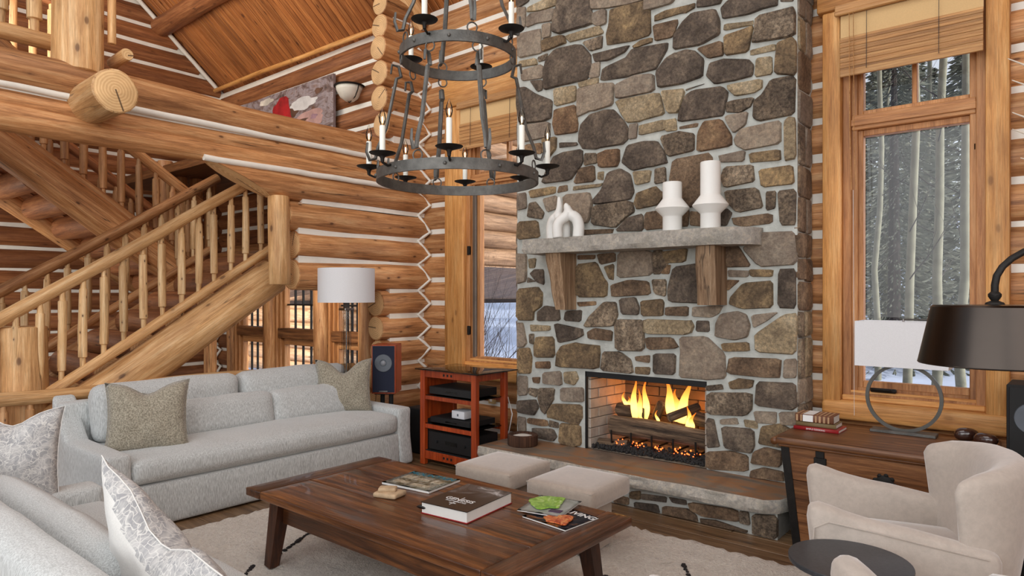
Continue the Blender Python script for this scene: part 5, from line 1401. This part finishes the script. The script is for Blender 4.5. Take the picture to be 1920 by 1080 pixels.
# ------------------------------------------------ loudspeakers
def speaker(c, rz, label, cab, cloth):
    t = empty('loudspeaker', c, rz, label, 'loudspeaker', 'stand loudspeakers')
    BX('cabinet', (-.145, -.115, .57), (.13, .115, 1.03), cab, t, bev=.004)
    BX('grille', (.13, -.103, .585), (.142, .103, 1.02), cloth, t, bev=.003)
    LT('cone', [(0, .0), (.03, .001), (.034, .006), (.08, .006), (.083, .0), (0, -.001)], SCREEN, t, n=32, c=(.1425, 0, .86), axis='x'); LT('dust_cap', [(0, .016), (.014, .014), (.024, .006), (0, .004)], plain('cap_grey', C(130, 134, 140), .4), t, n=20, c=(.1425, 0, .86), axis='x')
    BX('badge', (.142, -.04, .592), (.1445, .04, .60), CHROME, t)
    BX('stand_base', (-.13, -.11, .0), (.13, .11, .02), BLACKM, t, bev=.004); BX('stand_top', (-.11, -.09, .56), (.11, .09, .57), BLACKM, t)
    TB('stand_post', [(-.03, -.045, .02), (-.03, -.045, .56)], .022, BLACKM, t, n=12); TB('stand_post', [(.03, .05, .02), (.03, .05, .56)], .022, BLACKM, t, n=12)
    return t
speaker((-5.02, 4.165, 0), math.radians(-52), 'navy-fronted cherry-sided loudspeaker on a stand beyond the back sofa', RACKW, NAVY)
speaker((-.125, 4.50, 0), math.radians(-92), 'black-fronted loudspeaker on a stand at the right edge, past the chest', BLACKM, BLACKM)
tag(BX('subwoofer', (-4.86, 4.28, .003), (-4.52, 4.62, .43), BLACKM, None, bev=.01), 'black subwoofer cube between the back sofa and the media rack', 'subwoofer')
# ------------------------------------------------ media rack
mr = empty('media_rack', (-4.09, 4.26, 0), label='cherry wood media rack with a smoked glass top, left of the chimney', cat='rack')
for sx in (-1, 1):
    for sy in (-1, 1): BX('leg', (sx*.31-.028*(1 if sx > 0 else 1), sy*.185-.022, .002), (sx*.31+.028, sy*.185+.022, .84), RACKW, mr, bev=.003)
for z0, z1 in ((.775, .835), (.578, .612), (.325, .362), (.055, .125)):
    for sy in (-1, 1): BX('rail', (-.282, sy*.185-.014, z0), (.282, sy*.185+.014, z1), RACKW, mr, bev=.002)
for sx in (-1, 1): BX('side_panel', (sx*.31-.009, -.163, .40), (sx*.31+.009, .163, .835), RACKW, mr) if sx < 0 else BX('side_rail', (.301, -.163, .775), (.319, .163, .835), RACKW, mr)
for z in (.362, .612, .125): BX('shelf', (-.282, -.19, z-.002), (.30, .2, z+.006), SMOKE if z > .2 else BLACKM, mr)
for z in (.805, .09):
    for k in (-1, 0, 1): BX('inlay', (k*.045-.010, -.2005, z-.010), (k*.045+.010, -.198, z+.010), BLACKM, mr)
bm = bmesh.new(); softbox(bm, (.02, .01, .846), (.76, .52, .011), .004, n=(2, 2, 0)); fin('glass_top', bm, SMOKE, mr)
def device(name, a, b, label, cat='audio device', w=None, knob=False):
    c = ((a[0]+b[0])/2, (a[1]+b[1])/2, a[2]); t = empty(name, c, label=label, cat=cat)
    d = [(b[i]-a[i])/2 for i in range(2)]; h = b[2]-a[2]
    BX('case', (-d[0], -d[1], .008), (d[0], d[1], h), w or BLACKM, t, bev=.003); BX('front_panel', (-d[0], -d[1]-.006, .010), (d[0], -d[1], h-.002), w or BLACK, t, bev=.002)
    for sx in (-.8, .8): LT('foot', [(0, 0), (.015, 0), (.015, .008), (0, .008)], BLACKM, t, n=12, c=(sx*d[0], 0, 0))
    BX('display', (-d[0]*.2, -d[1]-.0075, h*.4), (d[0]*.35, -d[1]-.006, h*.6), SMOKE, t)
    if knob:
        for x in (-.6, .7): LT('knob', [(0, .0), (.013, 0), (.012, .012), (0, .012)], BLACK, t, n=16, c=(x*d[0], -d[1]-.006, h*.5), axis='y')
    return t
device('receiver', (-4.34, 4.09, .619), (-3.84, 4.42, .695), 'slim black receiver on the upper shelf of the media rack')
device('disc_player', (-4.34, 4.10, .369), (-3.86, 4.42, .425), 'slim black disc player on the middle shelf of the media rack')
device('amplifier', (-4.35, 4.09, .132), (-3.83, 4.42, .30), 'big black amplifier at the bottom of the media rack', knob=True)
wbx = empty('network_box', (-4.03, 4.2, .4255), label='small white box on top of the disc player in the media rack', cat='audio device')
BX('case', (-.075, -.075, .008), (.075, .075, .075), WPLAST, wbx, bev=.006, smooth=True, seg=2); BX('foot', (-.06, -.06, 0), (.06, .06, .01), BLACKM, wbx); BX('emblem', (-.008, -.0765, .03), (.008, -.075, .05), SCREEN, wbx)
cbm = [(-3.70, 4.46, .6), (-3.69, 4.5, .45), (-3.72, 4.5, .38), (-3.82, 4.52, .36), (-3.9, 4.5, .33)]
tag(TB('power_cord', [(-3.80, 4.52, .60), (-3.765, 4.54, .45), (-3.80, 4.54, .30), (-3.86, 4.54, .18), (-3.88, 4.55, .01)], .005, INKW, None, n=6), 'white power cord hanging behind the right side of the media rack', 'cord')
# ------------------------------------------------ floor lamps
f1 = empty('floor_lamp', (-5.60, 4.13, 0), label='glass-stemmed floor lamp with a white drum shade behind the back sofa', cat='lamp')
f1.location = (-5.04, 3.715, 0)
LT('shade', [(.250, 1.432), (.253, 1.432), (.253, 1.740), (.250, 1.740)], SHADE, f1, n=48); 
LT('base', [(0, 0), (.13, 0), (.13, .015), (.03, .022), (0, .022)], CHROME, f1, n=32)
for a in range(4): TB('glass_rod', [(.032*math.cos(a*PI/2+.5), .032*math.sin(a*PI/2+.5), .02), (.032*math.cos(a*PI/2+.5), .032*math.sin(a*PI/2+.5), 1.36)], .012, CLEARG, f1, n=10)
TB('stem', [(0, 0, .02), (0, 0, 1.5)], .008, CHROME, f1, n=10)
for z in (1.36, .70): BX('collar', (-.05, -.05, z), (.05, .05, z+.022), CHROME, f1, bev=.003)
BX('socket', (-.02, -.02, 1.38), (.02, .02, 1.44), IRON, f1)
for k in range(3): t = 2*PI*k/3; TB('spider', [(0, 0, 1.5), (.251*math.cos(t), .251*math.sin(t), 1.5)], .003, CHROME, f1, n=5)
f2 = empty('arc_floor_lamp', (-.174, 2.59, 0), label='bronze goose-neck floor lamp with a wide metal shade at the right edge', cat='lamp')
LT('shade', [(.206, 1.282), (.209, 1.285), (.172, 1.462), (.166, 1.468), (.03, 1.470), (.03, 1.466), (.162, 1.462), (.203, 1.282)], BRONZE, f2, n=56, ang=30)
TB('shade_rim', [(.207*math.cos(2*PI*i/48), .207*math.sin(2*PI*i/48), 1.283) for i in range(48)], .003, BRONZE, f2, closed=True, n=6)
LT('finial', [(0, 1.465), (.028, 1.468), (.024, 1.476), (.010, 1.482), (.018, 1.495), (.018, 1.503), (.009, 1.512), (0, 1.512)], IRONB, f2, n=20)
ap = []
for i in range(15):
    a = PI-i/14*PI*1.0; ap.append((.19+.19*math.cos(a), .115+.115*math.cos(a), 1.53+.135*math.sin(a)))
TB('neck', [(0, 0, 1.50)]+ap+[(.38, .23, .9), (.38, .23, .02)], .0105, IRONB, f2, n=10)
LT('base', [(0, 0), (.13, 0), (.135, .012), (.05, .03), (0, .03)], IRONB, f2, n=32, c=(.38, .23, 0))
LT('bulb', [(0, 1.44), (.015, 1.43), (.018, 1.40), (.032, 1.36), (.028, 1.325), (0, 1.31)], WAX, f2, n=16)
# ------------------------------------------------ antlers, outlets
an = empty('antler_wall_mount', (.12, 4.62, 2.5), label='pale antlers on the log wall right of the window, tips entering at the right edge', cat='antlers')
HORN = plain('antler', C(226, 214, 196), .5, 0, var=.12, sc_=12)
beam = [(.25, .12, -.5), (.08, .0, -.35), (-.02, -.04, -.1), (.0, -.06, .15), (.1, -.04, .38)]
TB('beam', beam, [.03, .028, .026, .022, .012], HORN, an, n=10)
for tip, root in (((-.365, -.12, .28), (.02, -.05, .12)), ((-.348, -.12, .16), (.0, -.05, .04)), ((-.346, -.12, -.015), (-.02, -.04, -.12)), ((-.346, -.12, -.105), (-.01, -.04, -.2)), ((-.31, -.12, -.265), (.06, 0, -.33))):
    a, b = Vector(tip), Vector(root); m1_ = a.lerp(b, .33)+Vector((0, 0, -.03)); m2_ = a.lerp(b, .66)+Vector((0, 0, -.035))
    TB('tine', [a, m1_, m2_, b], [.0025, .008, .013, .017], HORN, an, n=8)
BX('plaque', (.12, .06, -.55), (.4, .20, -.25), CHESTW, an, bev=.01)
def outlet(c, label):
    t = empty('wall_outlet', c, label=label, cat='outlet'); BX('plate', (-.035, -.006, -.057), (.035, .03, .057), INKW if 'right' in label else plain('tan_plate', C(190, 160, 110), .5), t, bev=.002)
    for z in (-.022, .022): BX('socket', (-.014, -.009, z-.013), (.014, -.004, z+.013), PAPER, t)
outlet((-.20, 4.868, .25), 'white wall outlet low on the logs at the right edge')
outlet((-4.30, 4.868, .50), 'tan wall outlet seen through the media rack')
# ------------------------------------------------ outdoors
bm = bmesh.new(); nx, ny = 60, 50; rows = []
for i in range(nx+1):
    row = []
    for j in range(ny+1):
        x = -60+90*i/nx; y = 5.3+55*(j/ny)**1.6
        h = -.55+max(0, y-13)**1.15*.115+.25*noise.noise(Vector((x*.25, y*.25, 0)))+.10*noise.noise(Vector((x*.9, y*.9, 2)))
        row.append(bm.verts.new((x, y, h)))
    rows.append(row)
for i in range(nx):
    for j in range(ny): bm.faces.new((rows[i][j], rows[i+1][j], rows[i+1][j+1], rows[i][j+1]))
tag(fin('snowy_ground', bm, SNOW, None), kind='structure')
def gz(x, y): return -.6+max(0, y-13)**1.15*.115
def tree_branches(bm, p, d, L, r, lev, rnd):
    k = 5; pts = [p]; q = p.copy(); dd = d.copy()
    for i in range(k):
        dd = (dd+Vector((rnd.uniform(-.18, .18), rnd.uniform(-.18, .18), rnd.uniform(-.05, .18)))).normalized(); q = q+dd*L/k; pts.append(q.copy())
        if lev and i > 0:
            for _ in range(2 if lev > 1 else 1):
                nd = (dd+Vector((rnd.uniform(-1, 1), rnd.uniform(-1, 1), rnd.uniform(-.2, .7)))*.8).normalized(); tree_branches(bm, q, nd, L*.6, r*(1-i/k)*.6, lev-1, rnd)
    tube(bm, pts, [r*(1-.8*i/k) for i in range(k+1)], 4 if lev < 2 else 6)
asp = None
def aspen(x, y, H, r, label):
    g = gz(x, y)-.1; t = empty('aspen_tree', (x, y, g), label=label, cat='tree', group='aspens outside the tall window'); rnd = random.Random(int(x*100+y*10))
    pts = [(rnd.uniform(-.05, .05)+.015*z, rnd.uniform(-.05, .05), z*H/9) for z in range(10)]
    TB('trunk', pts, [r*(1.1-.07*k) for k in range(10)], ASPEN, t, n=12)
    bm = bmesh.new()
    for k in range(12):
        z = H*(.22+.065*k); a = rnd.uniform(0, 6.3); tree_branches(bm, Vector((0, 0, z)), Vector((math.cos(a), math.sin(a), .5)).normalized(), rnd.uniform(.5, 1.3), .010, 1, rnd)
    fin('branches', bm, TWIG, t)
# ratio x/y picks the sight line through the right-hand window
for rat, y, r, l in ((-.158, 11.5, .062, 'pale aspen trunk left of centre in the tall window'), (-.126, 12.2, .07, 'pale aspen trunk at the centre right of the tall window'), (-.102, 13.5, .075, 'pale aspen trunk near the right side of the tall window'), (-.197, 15, .06, 'thin aspen trunk near the left side of the tall window'), (-.185, 19, .07, 'farther aspen trunk at the left in the tall window'), (-.14, 21, .08, 'distant aspen trunk between the two nearest ones'), (-.086, 20, .08, 'distant aspen trunk at the far right of the window')):
    aspen(rat*y, y, 11, r, l)
def conifer_mesh(seed):
    rnd = random.Random(seed); bm = bmesh.new(); H = 9
    for k in range(4500):
        z = H*(.06+.92*rnd.random()**1.25); rad = (1-z/H)**.8*2.0*rnd.uniform(.25, 1); a = rnd.uniform(0, 6.283); c = Vector((rad*math.cos(a), rad*math.sin(a), z-rad*.28))
        d = Vector((math.cos(a), math.sin(a), -.3)); s_ = Vector((-math.sin(a), math.cos(a), rnd.uniform(-.3, .3))); l = rnd.uniform(.06, .16); w = rnd.uniform(.012, .035)
        v = [bm.verts.new(c-d*l), bm.verts.new(c+s_*w), bm.verts.new(c+d*l), bm.verts.new(c-s_*w+Vector((0, 0, -.05)))]; bm.faces.new(v)
    me = bpy.data.meshes.new('foliage'); bm.to_mesh(me); bm.free(); me.materials.append(NEEDLE); return me
cms = [conifer_mesh(s_) for s_ in (1, 2, 3)]
bm = bmesh.new(); tube(bm, [(0, 0, 0), (0, 0, 5), (0, 0, 8.6)], [.16, .1, .02], 8); tm = bpy.data.meshes.new('trunk'); bm.to_mesh(tm); bm.free(); tm.materials.append(TWIG)
rnd = random.Random(11)
sp = [(-.24, 18), (-.175, 17), (-.15, 25), (-.095, 24), (-.07, 18), (-.13, 30), (-.19, 31), (-.23, 27), (-.16, 35), (-.03, 21), (-.27, 24)]
sp += [(-.95, 30), (-.88, 33), (-.82, 31), (-.75, 34), (-1.05, 34), (-.3, 32)]
for i, (q, y) in enumerate(sp):
    x = q*y; t = empty('conifer_tree', (x, y, gz(x, y)-.2), rnd.uniform(0, 6), 'grey-green evergreen in the dense backdrop of the tall window' if q > -.5 else 'evergreen on the snowy slope behind the narrow window', 'tree', 'evergreens behind the tall window' if q > -.5 else 'evergreens behind the narrow window')
    sc_ = rnd.uniform(.8, 1.15); t.scale = (sc_, sc_, sc_)
    f_ = ob('foliage', cms[i % 3], t); f_['kind'] = 'stuff'; ob('trunk', tm, t)
bsh = empty('bare_shrub', (-6.75, 7.35, -.4), label='leafless dark shrub in the snow outside the narrow window', cat='shrub')
bm = bmesh.new(); rnd = random.Random(5)
for k in range(11): tree_branches(bm, Vector((rnd.uniform(-.5, .1), rnd.uniform(-.2, .2), 0)), Vector((rnd.uniform(-.3, .9), rnd.uniform(-.4, .4), .9)).normalized(), rnd.uniform(1.2, 1.8), .016, 2, rnd)
fin('branches', bm, TWIG, bsh)
# neighbouring wing of the house
wg2 = empty('exterior_wing', (-8.0, 8, 1.95), label='weathered log upper storey over a boarded porch ceiling, seen through the narrow window', cat='building')
eo = Vector((-8.0, 8, 1.95))
def ea(o): o.location -= eo; return o
for k in range(12): ea(log((-7.15, 5.6, 2.10+k*.29), (-7.15, 12.5, 2.10+k*.29), .15, .15, LOGY, wg2))
for k in range(40):
    bm = bmesh.new(); box(bm, (-8.55, 5.69+k*.19, 1.68), (3.06, .183, .02), ry=-.178); ea(fin('soffit_board', bm, LOGY, wg2, False))
ea(BX('fascia', (-10.12, 5.5, 1.32), (-10.04, 13.3, 1.43), TWIG, wg2))
wg3 = empty('exterior_log_wall', (-12.3, 7.3, 0), label='sunlit exterior log wall seen through the windows under the stairs', cat='building')
eo = Vector((-12.3, 7.3, 0))
for k in range(6): ea(log((-16.5, 7.3, .1+k*.25), (-9.0, 7.3, .1+k*.25), .133, .133, LOGX, wg3))
light('porch_fill_light', 'AREA', (-11.5, 5.6, 1.6), 160, (1, .93, .82), 4, 1.5, target=(-12, 7.3, 1))  # added lamp brightening the outer log wall in place of sun
